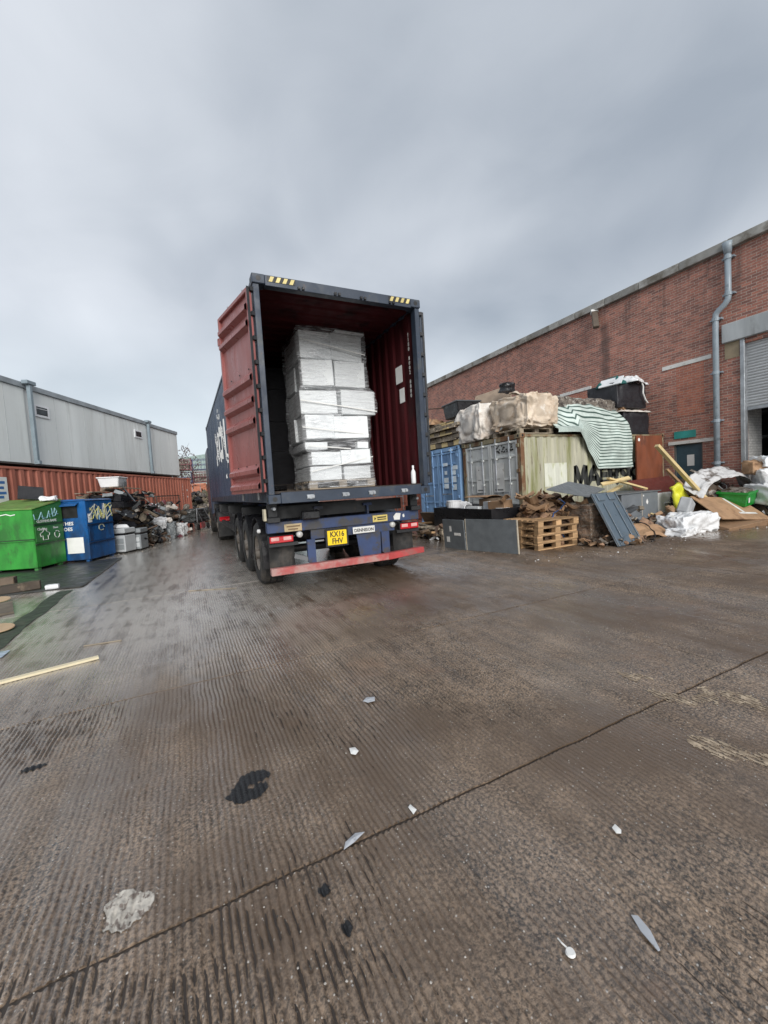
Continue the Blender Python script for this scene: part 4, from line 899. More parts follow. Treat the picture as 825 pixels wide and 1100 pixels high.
for s_, lb in ((10.43, 'grey cabin downpipe between the blank section and the windowed cabin'), (4.12, 'grey cabin downpipe next to the small far window')):
    pth = thing('cabin_downpipe', lb, 'pipe', tuple(LP(s_, .04, 2.6)), LA, 'cabin downpipes')
    obj('pipe', MB().box(-.05, .05, -.05, .05, .05, 2.14), PIPEG, pth, bevel=.012); obj('hopper', MB().box(-.08, .08, -.16, .16, 2.14, 2.24), PIPEG, pth, bevel=.012); obj('shoe', MB().box(-.04, .09, -.045, .045, .03, .12), PIPEG, pth)

# ------------------------------------------------------------------ clothing banks
bankrz = LA
def bank(name, label, corner, W, D, H0, H1, matA, front=True):
    """local: x = outwards to the lane, y = along the lane; near front corner at origin"""
    t = thing(name, label, 'recycling bank', corner, bankrz)
    return t
gb = bank('clothing_bank', 'green metal clothing bank with graffiti and white lettering', (-3.13, 11.88, 0), .96, 1.3, 1.42, 1.62, GREENB)
z1, z2 = .64, 1.05
obj('body', MB().hexa([(-1.3, 0, .07), (0, 0, .07), (0, .96, .07), (-1.3, .96, .07)], [(-1.3, 0, 1.43), (0, 0, 1.41), (0, .96, 1.60), (-1.3, .96, 1.62)]), GREENB, gb, bevel=.012)
obj('roof', MB().hexa([(-1.32, -.02, 1.435), (.02, -.02, 1.415), (.02, .98, 1.61), (-1.32, .98, 1.63)], [(-1.30, 0, 1.475), (0, 0, 1.44), (0, .96, 1.64), (-1.3, .96, 1.68)]), GREENT, gb)
obj('front_panel', MB().box(.002, .012, .04, .93, .66, 1.02), GREEND, gb); obj('upper_panel', MB().hexa([(.002, .03, 1.08), (.012, .03, 1.08), (.012, .93, 1.08), (.002, .93, 1.08)], [(.002, .03, 1.38), (.012, .03, 1.38), (.012, .93, 1.55), (.002, .93, 1.55)]), GREEND, gb)
for zz in (.60, 1.04): obj('seam_bar', MB().box(.0, .03, .0, .96, zz, zz+.028), M('bank_dark_seam', (.02, .06, .02), .5), gb)
obj('end_seam', MB().box(-1.3, 0, -.018, 0, .72, .745), M('bank_dark_seam', (.02, .06, .02), .5), gb); obj('lip', MB().box(-1.3, 0, -.03, -.001, .70, .715), GREENB, gb)
for (x, y) in ((-.10, .04), (-.10, .74), (-1.2, .04), (-1.2, .74)): obj('foot', MB().box(x, x+.08, y, y+.1, 0, .07), GREEND, gb)
text('bank_lettering', 'CLOTHING BANK', .085, WHT, gb, (.0135, .10, 1.10), (0, 1, 0), (0, 0, 1), sx=.92, bold=.002)
text('bank_lettering', 'Clothing', .085, WHT, gb, (.0135, .10, .92), (0, 1, 0), (0, 0, 1), sx=1, bold=.0015); text('bank_lettering', 'Shoes', .07, WHT, gb, (.0135, .59, .93), (0, 1, 0), (0, 0, 1), bold=.0015)
def line3(pts, r_, mat, parent, name): return obj(name, MB().tube(pts, r_, 4, False), mat, parent)
shirt = [(.16, .84), (.25, .88), (.31, .96), (.37, .88), (.46, .84), (.44, .78), (.40, .79), (.40, .69), (.24, .69), (.24, .79), (.18, .77), (.16, .84)]
line3([(.015, y, z) for y, z in shirt], .007, WHT, gb, 'shirt_symbol')
for k in range(3):
    a = k*2*math.pi/3+.5; c_ = (.70, .785)
    line3([(.015, c_[0]+.085*math.cos(a+q*.42), c_[1]+.085*math.sin(a+q*.42)) for q in range(5)], .009, WHT, gb, 'recycling_symbol')
GRAF = M('pale_blue_spray', (.28, .50, .58), .5, bump=0)
pts = [(.03, 1.30), (.05, 1.18), (.16, 1.17), (.26, 1.34), (.30, 1.18), (.36, 1.17), (.22, 1.24), (.42, 1.19), (.50, 1.36), (.52, 1.20), (.45, 1.28), (.60, 1.27), (.60, 1.42), (.62, 1.22), (.70, 1.24), (.76, 1.34), (.70, 1.42), (.66, 1.30), (.80, 1.27)]
line3([(.014, y, z) for y, z in pts], .011, GRAF, gb, 'graffiti')
line3([(-1.25+.10*i, -.004, 1.32+.02*math.sin(i*2.1)) for i in range(10)], .012, WHT, gb, 'end_marking')

bb = bank('shoe_bank', 'blue metal shoe bank with yellow graffiti next to the green bank', (-2.25, 12.60, 0), 1.12, 1.1, 1.58, 1.58, BLUEB)
obj('body', MB().box(-1.1, 0, 0, 1.12, .06, 1.56), BLUEB, bb, bevel=.012)
obj('roof', MB().hexa([(-1.12, -.02, 1.562), (.02, -.02, 1.562), (.02, 1.14, 1.562), (-1.12, 1.14, 1.562)], [(-1.05, .03, 1.62), (-.05, .03, 1.60), (-.05, 1.09, 1.60), (-1.05, 1.09, 1.62)]), BLUEB, bb)
for zz in (.46, .93): obj('seam_bar', MB().box(0, .03, .0, 1.12, zz, zz+.028), M('bank_blue_seam', (.008, .025, .07), .5), bb)
for zz in (.52,): obj('front_panel', MB().box(.002, .012, .05, 1.07, .52, .90), BLUEB, bb)
obj('chute_mouth', MB().box(-.95, -.20, -.012, -.002, 1.14, 1.46), BLK, bb); obj('chute_hood', MB().hexa([(-1.0, -.14, 1.44), (-.15, -.14, 1.44), (-.15, -.002, 1.50), (-1.0, -.002, 1.50)], [(-1.0, -.14, 1.46), (-.15, -.14, 1.46), (-.15, -.002, 1.53), (-1.0, -.002, 1.53)]), BLUEB, bb)
text('bank_lettering', 'CLOTHES', .12, WHT, bb, (-.84, -.004, .96), (1, 0, 0), (0, 0, 1), bold=.003); text('bank_lettering', '& SHOES', .12, WHT, bb, (-.82, -.004, .82), (1, 0, 0), (0, 0, 1), bold=.003)
obj('notice', MB().box(-.52, -.12, -.010, -.003, .24, .64), WHT, bb); obj('small_notice', MB().box(.004, .010, .06, .20, 1.0, 1.22), WHT, bb)
for (x, y) in ((-.12, .02), (-.12, 1.0), (-1.05, .02), (-1.05, 1.0)): obj('foot', MB().box(x, x+.08, y, y+.1, 0, .06), BLUEB, bb)
r_ = random.Random(4)
for i, cc in enumerate(((.62, .60, .18), (.55, .56, .40), (.20, .38, .55), (.60, .58, .25), (.5, .5, .45))):
    pts = [(.016+.001*i, .16+.86*(k/9)+r_.uniform(-.07, .07), 1.24+r_.uniform(-.22, .24)) for k in range(10)]
    line3(pts, .012, M('spray_%s' % 'abcde'[i], cc, .5, bump=0), bb, 'graffiti')
line3([(.016, .55+.12*math.cos(k*.9), .84+.08*math.sin(k*.9)) for k in range(7)], .010, MATS['spray_b'], bb, 'graffiti')

# things on and between the banks
def rotbox(w, d, h): return MB().box(-w/2, w/2, -d/2, d/2, 0, h)
solo('tilted_board', rotbox(.48, .03, .34), BLKB, 'dark board propped on the green bank', 'board', (-3.35, 12.75, 1.66), (R(-22), R(8), R(20)))
solo('paper_bundle', blob((0, 0, .05), (.30, .18, .10), e=.8, n=10, seed=3, crease=.04, amp=.05, sc=5), POLY, 'white paper bundle lying on the green bank roof', 'paper', (-2.95, 12.55, 1.60))
# dark stack behind the blue bank
stk = thing('dark_crate_stack', 'leaning stack of dark dirty crates behind the blue bank', 'crate stack', tuple(LP(8.9, .95)), LA)
z = 0.0
for i in range(9):
    h_ = .15+.03*(i % 3); a = J(.10)
    o = obj('crate', MB().box(-.60, .60, -.70, .70, 0, .03).box(-.60, -.55, -.70, .70, .03, h_).box(.55, .60, -.70, .70, .03, h_).box(-.55, .55, -.70, -.65, .03, h_).box(-.55, .55, .65, .70, .03, h_), BLKB if i % 3 else WOODD, stk, loc=(J(.06), J(.08)+.02*i, z), rot=(J(.03), J(.03), a)); z += h_+.012
ZT = z
for i in range(6):
    solo('loose_plank', MB().box(-.62, .62, -.07, .07, 0, .025), WOODG, ('longest', 'lowest', 'greyest', 'crossed', 'outermost', 'topmost')[i]+' loose plank on the dark crate stack', 'plank', tuple(LP(8.95+J(.2), .9+(i-2.5)*.2, ZT+.03+.028*i)), (J(.04), J(.05), LA+R(90)+J(.25)), 'planks on the dark crate stack')
junk_heap('stack_rubbish', 'dark rubbish crammed around the leaning crate stack', 240, lambda r_: tuple(LP(8.7+r_.uniform(-.85, .9), 1.0+r_.uniform(-.6, .85), r_.uniform(.05, 1.75))), .12, .42, [BLKB, WOODD, MIXJ, BLKB, PAPERD, WOODG, APPLD], 55, 'sbpp')
wc = thing('white_crate', 'white plastic crate on top of the dark crate stack', 'crate', tuple(LP(8.75, 1.0, ZT+.22)), LA+.2)
obj('tub', MB().hexa([(-.24, -.33, 0), (.24, -.33, 0), (.24, .33, 0), (-.24, .33, 0)], [(-.29, -.40, .30), (.29, -.40, .30), (.29, .40, .30), (-.29, .40, .30)]), CRATEW, wc, bevel=.02)
obj('rim', MB().box(-.31, .31, -.42, .42, .28, .315), CRATEW, wc, bevel=.01); obj('side_recess', MB().box(.262, .275, .02, .30, .06, .22, Matrix.Rotation(R(9), 4, 'Y')), APPLD, wc)
# discarded office machines
def machine(label, loc, rz, w, d, h, m1, m2):
    t = thing('office_printer', label, 'printer', loc, rz)
    obj('cabinet', MB().box(-w/2, w/2, -d/2, d/2, .04, h*.72), m1, t, bevel=.02); obj('scanner_lid', MB().box(-w/2-.01, w/2+.01, -d/2, d/2, h*.80, h), m1, t, bevel=.02)
    obj('output_slot', MB().box(-w/2+.03, w/2-.03, -d/2+.02, d/2, h*.72, h*.80), BLKB, t)
    for q in (.16, .40): obj('paper_drawer', MB().box(-w/2+.03, w/2-.03, -d/2-.012, -d/2-.001, h*q, h*q+h*.2), m2, t, bevel=.006)
    for x in (-w/2+.05, w/2-.05):
        for y in (-d/2+.05, d/2-.05): obj('castor', MB().tube([(x-.012, y, .022), (x+.012, y, .022)], .022, 8), BLKB, t)
    return t
machine('pale office printer standing nearest the blue bank', (-1.72, 14.12, 0), R(-28), .50, .5, .72, APPL, APPLD)
machine('grey office printer with dark top behind the pale one', (-1.42, 14.55, 0), R(-18), .5, .52, .66, APPLD, APPL)
solo('white_tray_cover', MB().hexa([(-.18, -.2, 0), (.18, -.2, 0), (.18, .2, 0), (-.18, .2, 0)], [(-.12, -.15, .1), (.12, -.15, .1), (.12, .15, .1), (-.12, .15, .1)]), CRATEW, 'white plastic lid lying on the pale office printer', 'lid', (-1.72, 14.12, .725), (0, .05, .4), bevel=.02)
bxo = thing('blue_tub', 'small blue plastic tub on the ground by the wire cage', 'tub', (-1.42, 16.2, 0), LA)
obj('tub', MB().hexa([(-.16, -.2, 0), (.16, -.2, 0), (.16, .2, 0), (-.16, .2, 0)], [(-.19, -.24, .26), (.19, -.24, .26), (.19, .24, .26), (-.19, .24, .26)]), BLUEB, bxo, bevel=.02); obj('rim', MB().box(-.205, .205, -.255, .255, .235, .262), BLUEB, bxo)
# wire cage full of scrap
cg = thing('wire_cage', 'tall rusty wire cage of mixed scrap against the orange container', 'cage', tuple(LP(5.6, .75)), LA)
cb_ = MB()
for x in (-.5, .5):
    for yy in (-.95, .95): cb_.box(x-.018, x+.018, yy-.018, yy+.018, 0, 1.65)
for zz in (.08, .85, 1.63): cb_.box(-.5, .5, -.96, -.94, zz-.015, zz+.015).box(-.5, .5, .94, .96, zz-.015, zz+.015).box(.49, .51, -.93, .93, zz-.015, zz+.015).box(-.51, -.49, -.93, .93, zz-.015, zz+.015)
obj('frame', cb_, M('rusty_cage', (.07, .045, .035), .7), cg)
cw_ = MB()
for i in range(18): cw_.box(.497, .503, -.93+i*.109-.003, -.93+i*.109+.003, .1, 1.62)
for i in range(12): cw_.box(.503, .508, -.93, .93, .15+i*.125-.003, .15+i*.125+.003)
obj('mesh', cw_, M('rusty_cage', (.07, .045, .035), .7), cg)
obj('scrap_fill', blob((-.02, 0, .42), (.9, 1.8, .84), n=16, amp=.12, sc=4, crease=.06, seed=5), MIXJ, cg)
junk_heap('cage_scrap', 'loose scrap heaped in and before the rusty wire cage', 260, lambda r_: tuple(LP(5.6+r_.uniform(-.9, .9), .80+r_.uniform(-.45, .75), r_.uniform(.05, 1.35)*(1 if r_.random() < .6 else .4))), .1, .32, [MIXJ, BLKB, APPLD, WOODD, PAPERD, WBAG, MIXJ, RACK], 14, 'slbl')
names = ['crumpled white sack low in the wire cage', 'grey sack standing in front of the wire cage', 'white bundle at the top of the wire cage', 'pale bundle in the far top corner of the wire cage', 'large white sack on the near side of the wire cage', 'translucent sack at the foot of the wire cage']
for i, (s_, n_, z_, sz, mt) in enumerate(((5.0, .85, .02, (.5, .55, .6), WRAPB), (6.2, 1.45, .0, (.42, .5, .62), APPLD), (5.9, .8, .98, (.4, .5, .34), POLY), (5.05, .8, 1.02, (.4, .5, .3), WBAG), (6.75, 1.3, .42, (.4, .45, .42), POLY), (5.3, 1.4, .0, (.5, .5, .5), POLY))):
    solo('scrap_sack', blob((0, 0, sz[2]/2), sz, n=12, seed=i+11, amp=.07, sc=4, crease=.04), MIXJ if mt is WRAPB else mt, names[i], 'sack', tuple(LP(s_, n_, z_)), (0, 0, J(.6)), 'sacks around the wire cage')
junk_heap('scrap_heap', 'mixed scrap heap between the printers and the wire cage', 260, mound(LP(7.0, .9).x, LP(7.0, .9).y, .75, 1.3, .85), .1, .34, [MIXJ, BLKB, APPLD, WOODD, BLKB, PAPERD], 4, 'sbpl')
# handcart heaped with scrap near the far end
ct = thing('hand_trolley', 'laden metal trolley near the far end of the orange container', 'trolley', tuple(LP(2.3, .85)), LA)
obj('deck', MB().box(-.45, .45, -.8, .8, .36, .40), BLACKP, ct)
for x in (-.4, .4):
    for yy in (-.6, .6): obj('wheel', MB().lathe([(0, 0), (.13, 0), (.14, .02), (.14, .05), (.13, .07), (0, .07)], (x, yy, .14), (1, 0, 0), 14), RUBBER, ct)
obj('frame', MB().tube([(.46, -.8, .40), (.50, -.85, .98), (.46, .1, 1.0), (.46, .8, .42)], .022, 6).tube([(.46, -.2, .38), (.47, -.7, .9)], .018, 6), STEEL, ct)
solo('red_panel', MB().box(-.02, .02, -.45, .45, 0, .26), M('red_sheet', (.33, .03, .03), .5), 'red panel on the side of the laden trolley', 'panel', tuple(LP(2.75, 1.42, .10)), (0, 0, LA+.15))
solo('dark_bundle', blob((0, 0, .28), (.85, 1.7, .56), n=14, seed=8, amp=.1, crease=.06, sc=3), M('dark_cloth', (.05, .055, .055), .7, c2=(.25, .25, .25), c2r=(.6, .65), c2s=5), 'dark bundle heaped on the laden trolley', 'bundle', tuple(LP(2.25, .85, .41)), (0, 0, LA))
solo('white_offcut', MB().prism([(0, 0, 0), (.3, .05, 0), (.36, .3, 0), (.05, .25, 0)], (0, 0, .05)), POLY, 'white offcut on the ground by the laden trolley', 'offcut', tuple(LP(1.5, 1.0, 0)), (0, 0, 0))

# ------------------------------------------------------------------ beyond the gap
container('far_orange_container', 'orange container end seen through the gap beside the truck', 'container', (-.9, 33, 0), R(-4), 6.06, 2.59, ORANGE2, ORANGE2, doors='x', door_mat=ORANGE2)
junk_heap('far_scrap_heap', 'green-brown scrap heap in front of the far orange container', 300, mound(1.0, 29.5, 1.6, 1.8, 1.9), .25, .7, [M('green_brown_scrap', (.12, .11, .07), .8, var=.5, vscale=4), MIXJ, WOODG, BLKB], 12, 'sbpl')
for i in range(6):
    x, y, z = -1.9+(i % 3)*1.35, 33.9+1.4*(i//6), 2.62+.95*((i//3) % 3)*1.0
    if i >= 6: x += .3
    st = thing('steel_stillage', ('lowest left', 'lowest middle', 'lowest right', 'second-tier left', 'second-tier middle', 'second-tier right', 'top left', 'top middle', 'top right')[i]+' steel stillage stacked beyond the orange containers', 'stillage', (x+J(.1), y, z if i < 6 else 4.55), J(.1), 'stillages beyond the gap')
    fr = MB()
    for a in (0, 1.2):
        for b in (0, 1.0): fr.box(a-.03, a+.03, b-.03, b+.03, 0, .9)
    for zz in (.1, .48, .86): fr.box(0, 1.2, -.02, .02, zz-.02, zz+.02).box(0, 1.2, .98, 1.02, zz-.02, zz+.02).box(-.02, .02, .0, 1.0, zz-.02, zz+.02).box(1.18, 1.22, .0, 1.0, zz-.02, zz+.02)
    for k in range(5): fr.box(.2+k*.2-.01, .2+k*.2+.01, -.015, .015, .1, .86)
    obj('frame', fr, (RACK, RACKB, RACK, M('purple_stillage', (.11, .04, .09), .6))[i % 4], st)
    if i % 2 == 0: obj('fill', blob((.6, .5, .42), (1.05, .85, .62), n=8, seed=i, amp=.08), MIXJ, st)
ftr = thing('far_tree', 'dark reddish bare tree behind the end of the orange container', 'tree', (-.35, 27.2, 0)); ftr.scale = (.78, .78, .80)
obj('trunk', MB().tube([(0, 0, 0), (.05, 0, 1.5), (-.05, .1, 3), (.1, 0, 4.6)], [.16, .13, .09, .04], 8), WOODD, ftr)
r_ = random.Random(3); tb = MB()
for i in range(34):
    z = r_.uniform(1.8, 4.4); a = r_.random()*6.28; L = r_.uniform(.7, 1.8); tb.tube([(0, 0, z), (math.cos(a)*L*.5, math.sin(a)*L*.5, z+L*.4), (math.cos(a)*L, math.sin(a)*L, z+L*.9)], [.035, .02, .006], 4)
obj('limb', tb, WOODD, ftr)
cr = MB()
for i in range(2600):
    a = r_.random()*6.28; q = r_.random()**.5*1.9; z = 2.2+3.6*r_.random(); q *= math.sin(math.pi*min(1, max(.05, (z-1.9)/4.2)))**.6
    p = Vector((q*math.cos(a), q*math.sin(a), z)); 
    if mnoise.noise(p*1.3) < -.12: continue
    u_ = Vector((r_.gauss(0, 1), r_.gauss(0, 1), r_.gauss(0, 1))).normalized()*.07; w_ = u_.orthogonal().normalized()*.04; cr.add([p-u_, p+w_, p+u_, p-w_], [(0, 1, 2, 3)])
o = obj('crown', cr, M('reddish_twigs', (.085, .045, .04), .8, var=.4, vscale=1.5), ftr); o['kind'] = 'stuff'
fb = thing('far_warehouse', 'pale green-roofed warehouse far beyond the gap', 'building', (4, 75, 0))
obj('wall', MB().box(-14, 26, 0, 20, 0, 6.4), FARB, fb); obj('roof', MB().prism([(-14.5, -.5, 6.4), (26.5, -.5, 6.4), (26.5, -.5, 6.7), (6, -.5, 9.8), (-14.5, -.5, 6.7)], (0, 21, 0)), FARR, fb)
for i in range(8): obj('cladding_rib', MB().box(-13+i*5, -12.8+i*5, -.06, 0, .2, 6.3), FARB, fb)

# ================================================================== RIGHT: storage containers along the brick wall
mc = container('cream_container', 'mossy cream and grey storage container lettered MAERSK with rubbish on top', 'container', (7.75, 10.34, 0), R(-90), 6.058, 2.591, MOSSY, RUSTY, doors='grey', door_mat=GREYC)
# its lane-facing letters follow the corrugation (side at local x = CW)
def on_mc(y0, z0):
    def pl(x, z):
        y = y0+x; d = corr_y(max(0, y-.15)); return (CW-.016-d+.007, y, z0+z)
    return pl
obj('side_lettering', strokes('MAERSK', .50, .155, .10, on_mc(1.98, 1.16), 26, sx=1.0), M('faded_black_paint', (.016, .018, .017), .6, c2=(.06, .06, .045), c2s=6), mc)
wp = MB(); pl = on_mc(.84, 1.18)
wp.grid(lambda a, b: pl(a*.84, b*.62), 40, 4)
obj('white_patch', wp, M('mossy_white_patch', (.56, .57, .49), .6, var=.12, c2=(.36, .38, .20), c2r=(.52, .68), c2s=4, streak=(1, 1, .4)), mc)
for x0, x1, z0, z1 in ((.62, .98, 1.10, 1.88), (1.36, 1.78, 1.10, 1.90)):
    o = obj('door_placard', MB().box(x0, x1, .021, .024, z0, z1), OFFW, mc)
    obj('placard_print', MB().box(x0+.05, x1-.05, .018, .0205, z0+.05, z0+.09).box(x0+.08, x1-.16, .018, .0205, z0+.36, z0+.375).box(x0+.1, x0+.14, .018, .0205, z1-.14, z1-.11), M('grey_print', (.16, .16, .16), .6, bump=0), o)
obj('warning_triangle', MB().prism([(.36, .022, 2.16), (.46, .022, 2.16), (.41, .022, 2.27)], (0, .002, 0)), BLK, mc)
sm_ = MB(); r_ = random.Random(8)
for i in range(26): x = r_.uniform(1.45, 2.1); z = r_.uniform(2.14, 2.34); w_ = r_.uniform(.02, .09); sm_.prism([(x, .024, z), (x+w_, .024, z+.01), (x+w_*.8, .024, z+.05), (x-.01, .024, z+.04)], (0, .002, 0))
obj('torn_decal', sm_, M('decal_dark', (.05, .05, .05), .7), mc)
bc_ = container('blue_container', 'sky blue storage container with white labels under the timber', 'container', (7.72, 12.90, 0), R(-90), 6.058, 2.591, BLUEC, BLUEC, doors='blue', door_mat=BLUEC)
LBL = M('pale_label', (.72, .80, .84), .5)
for (x0, x1, z0, z1) in ((1.52, 1.78, 2.0, 2.10), (1.95, 2.32, 1.86, 1.99), (1.60, 1.74, 1.72, 1.84), (1.95, 2.20, 1.70, 1.84), (1.55, 1.80, 1.46, 1.62), (1.55, 1.80, 1.27, 1.42), (1.95, 2.22, 1.46, 1.66), (1.95, 2.22, 1.22, 1.40), (1.9, 2.1, 2.46, 2.52)):
    obj('door_label', MB().box(x0, x1, .018, .023, z0, z1), LBL, bc_)
container('rear_storage_container', 'dull storage container standing beyond the blue one', 'container', (7.9, 15.5, 0), R(-90), 6.058, 2.591, ORANGE, ORANGE, doors='x', door_mat=ORANGE)

# ------------------------------------------------------------------ timber and crate on the blue container (top z = 2.59)
TOP = 2.595
labs = ['bottom', 'second', 'third', 'fourth', 'fifth', 'sixth', 'seventh', 'eighth', 'topmost']
z = TOP+.02
for i in range(9):
    h_ = (.16, .05, .14, .05, .12, .05, .10, .06, .05)[i]; dx = J(.08)
    o = solo('timber_bundle', MB().box(-.02, 1.6, -1.22, 1.18, 0, h_), (WOODG, WOODD)[i % 2], labs[i]+' timber layer in the pile on the blue container', 'timber', (7.78+dx, 11.72+J(.1), z), (0, 0, J(.05)), 'timber pile on the blue container', bevel=.01); z += h_+.004
    for k in range(7):
        yy = -1.2+k*.33; obj('plank_end', MB().box(-.05-.04*rnd.random(), -.021, yy, yy+.30, .006, h_-.006), WOODG if rnd.random() < .7 else WOODN, o)
solo('dark_roof_board', MB().box(-.5, .5, -.6, .6, 0, .03), WOODD, 'dark board tilted across the top of the timber pile', 'board', (8.3, 12.0, 4.02), (R(8), R(-6), R(10)))
solo('torn_cardboard', crumple(0, 0, 0, .7, .8, .28, 16, 3, 21), KRAFT, 'torn cardboard heaped at the lane end of the timber pile', 'cardboard', (8.0, 12.2, z), kind=None, solid=.01)
kc = thing('black_crate', 'black plastic crate tilted on the timber pile', 'crate', (8.25, 10.98, 3.52), R(-6))
obj('tub', MB().hexa([(-.32, -.42, 0), (.4, -.42, 0), (.4, .42, 0), (-.32, .42, 0)], [(-.38, -.48, .46), (.46, -.48, .46), (.46, .48, .46), (-.38, .48, .46)]), BLKB, kc, bevel=.02); obj('rim', MB().box(-.41, .49, -.51, .51, .43, .475), M('crate_rim', (.05, .055, .06), .4), kc, bevel=.01)
# ------------------------------------------------------------------ on top of the cream container
PAL2 = thing('support_pallet', 'pallet under the beige wrapped load on the cream container', 'pallet', (7.86, 8.02, TOP)); make_pallet(PAL2, 1.2, 1.0, WOODG)
solo('beige_wrapped_load', blob((0, 0, .44), (1.20, 1.36, .88), e=.40, n=34, amp=.06, sc=2.2, crease=.06, seed=2.2), BEIGE, 'beige plastic-wrapped load on the near corner of the cream container', 'wrapped load', (8.50, 8.50, TOP+.145), (0, 0, R(3)), smooth=True)
solo('beige_film_flap', MB().grid(lambda a, b: (1.0*(a-.5), .5*(b-.5)+.06*math.sin(a*7), .10*math.sin(a*5+1)*math.sin(b*3)+.05*mnoise.noise(Vector((a*5, b*4, 3)))), 26, 10), BEIGE, 'loose film flap folded over the beige wrapped load', 'film', (8.5, 8.35, TOP+1.06), (R(18), R(-5), R(6)), smooth=True, solid=.006)
solo('pale_bulk_bag', blob((0, 0, .52), (1.42, 1.36, 1.08), e=.5, n=30, amp=.07, sc=2.2, crease=.06, seed=6.1, sag=.12), WBAG, 'bulging grey-white bulk bag above the grey container doors', 'bulk bag', (8.40, 9.92, TOP+.02), (0, 0, R(-5)), smooth=True)
solo('stained_panel', MB().box(-.65, .65, -.03, .03, 0, .42), MATT, 'stained beige panel leaning behind the bulk bag', 'panel', (8.85, 10.15, 3.86), (R(-24), R(-4), R(-72)))
solo('black_sack', blob((0, 0, .13), (.4, .35, .26), n=10, seed=4), BLKB, 'small black sack beside the stained beige panel', 'sack', (8.72, 9.35, 3.98))
for i in range(5): solo('roof_batten', MB().box(-.02, .02, -.75, .75, 0, .03), WOODG, ('thin', 'bent', 'pale', 'dark', 'short')[i]+' batten lying behind the beige wrapped load', 'batten', (8.95+.1*i, 8.8, TOP+1.05+.035*i), (R(6), 0, R(-62+9*i)), 'battens behind the beige load')
# rubbish under the striped sheet
solo('covered_heap', blob((0, 0, .55), (3.3, 1.6, 1.12), e=.5, n=16, amp=.08, seed=3.3), MIXJ, 'rubbish heap hidden under the striped tarpaulin', 'heap', (10.6, 9.05, TOP-.02), kind=None)
def tarp():
    nu, nv = 90, 80; mb = MB(); uvs = []
    for j in range(nv+1):
        for i in range(nu+1):
            a, b = i/nu, j/nv
            x = 8.95+3.05*a
            # profile: from the back over the hump to the container edge, then hanging
            crest = 3.62+.22*math.sin(math.pi*min(1, a*1.15))+(-.30*max(0, .28-a)/.28)
            hang = 2.60-1.02*min(1, max(0, (a-.27)/.26))**1.05
            if b < .25: t = b/.25; y = 9.75-.75*t; z = 2.9+(crest-2.9)*math.sin(t*math.pi/2)
            elif b < .55:
                t = (b-.25)/.30; y = 9.0-1.12*t; z = crest-(crest-2.72)*(t**2.1)*(.80 if a > .3 else .95)
                z = max(z, 2.63)
            else:
                t = (b-.55)/.45
                y = 7.885-.10*min(1, t*3)-.05*t*math.sin(a*9); z0 = max(2.63, crest-(crest-2.72)*(.80 if a > .3 else .95)); z = z0+(hang-z0)*t
            p = Vector((x*2.2, y*2.2, z*2.2))
            fold = math.sin(a*24+5.5*mnoise.noise(p*.45)+b*2)*(.5+.5*mnoise.noise(p*.8+Vector((3, 3, 3))))
            amp_ = .028+.03*max(0, b-.5)
            y += -amp_*(.6+.4*fold)-.02*mnoise.noise(p*1.4); z += .035*mnoise.noise(p*.9)*(1 if b < .6 else .4)+(.02*fold if b < .55 else 0)
            if b > .55: x += .05*math.sin(b*9+a*3)*.5
            mb.v.append((x, min(y, 9.9), z))
            L_ = b*3.0
            uvs.append((a, L_+4.0*max(0, .42-a)**1.7*(1-.2*b)*max(0, 1-b*1.1)+.02*mnoise.noise(p)))
    w = nu+1
    mb.f = [(j*w+i, j*w+i+1, (j+1)*w+i+1, (j+1)*w+i) for j in range(nv) for i in range(nu)]
    me = bpy.data.meshes.new('striped_tarpaulin'); me.from_pydata(mb.v, [], mb.f); uvl = me.uv_layers.new(name='UVMap')
    for lp in me.loops: uvl.data[lp.index].uv = uvs[lp.vertex_index]
    for p in me.polygons: p.use_smooth = True
    return me
solo('striped_tarpaulin', tarp(), TARP, 'green and white striped tarpaulin draped over the side of the cream container', 'tarpaulin', solid=.004)
bg1 = thing('black_bulk_bag', 'upper black bulk bag overflowing with white film beside the striped tarpaulin', 'bulk bag', (12.75, 8.75, 3.44))
obj('bag', blob((0, 0, .38), (1.45, 1.1, .80), e=.32, n=20, amp=.03, seed=1.4, crease=.025), BLKT, bg1, smooth=True)
obj('drawstring', MB().tube([(.30, -.62, .86), (.36, -.66, .62), (.34, -.66, .42), (.46, -.66, .22), (.60, -.64, .14)], .022, 5), WHT, bg1)
bg2 = thing('black_bulk_bag', 'lower black bulk bag squashed on the cream container roof', 'bulk bag', (12.95, 8.75, TOP)); obj('bag', blob((0, 0, .36), (1.3, 1.1, .74), e=.34, n=18, amp=.04, seed=2.4, crease=.03), BLKT, bg2, smooth=True)
solo('grey_film_layer', crumple(0, 0, 0, 1.5, 1.1, .16, 18, 3, 31), WBAG, 'dirty film squashed between the two black bulk bags', 'film', (12.9, 8.7, TOP+.70), smooth=True, solid=.008)
solo('teal_cloth', crumple(0, 0, 0, .75, .8, .34, 18, 2.4, 5), TEAL, 'dark teal cloth bulging from the upper black bulk bag', 'cloth', (12.42, 8.6, 4.16), (0, R(-8), .2), smooth=True, solid=.01)
solo('white_film_heap', crumple(0, 0, 0, 1.15, .95, .36, 24, 3.4, 6), POLY, 'crumpled white film spilling out of the upper black bulk bag', 'film', (13.0, 8.55, 4.18), (0, 0, .3), smooth=True, solid=.006)
solo('white_panel_edge', MB().box(-.015, .015, -.35, .35, 0, .30), POLY, 'white sheet edge leaning against the upper black bulk bag', 'sheet', (12.02, 8.45, 4.12), (0, R(38), .1))
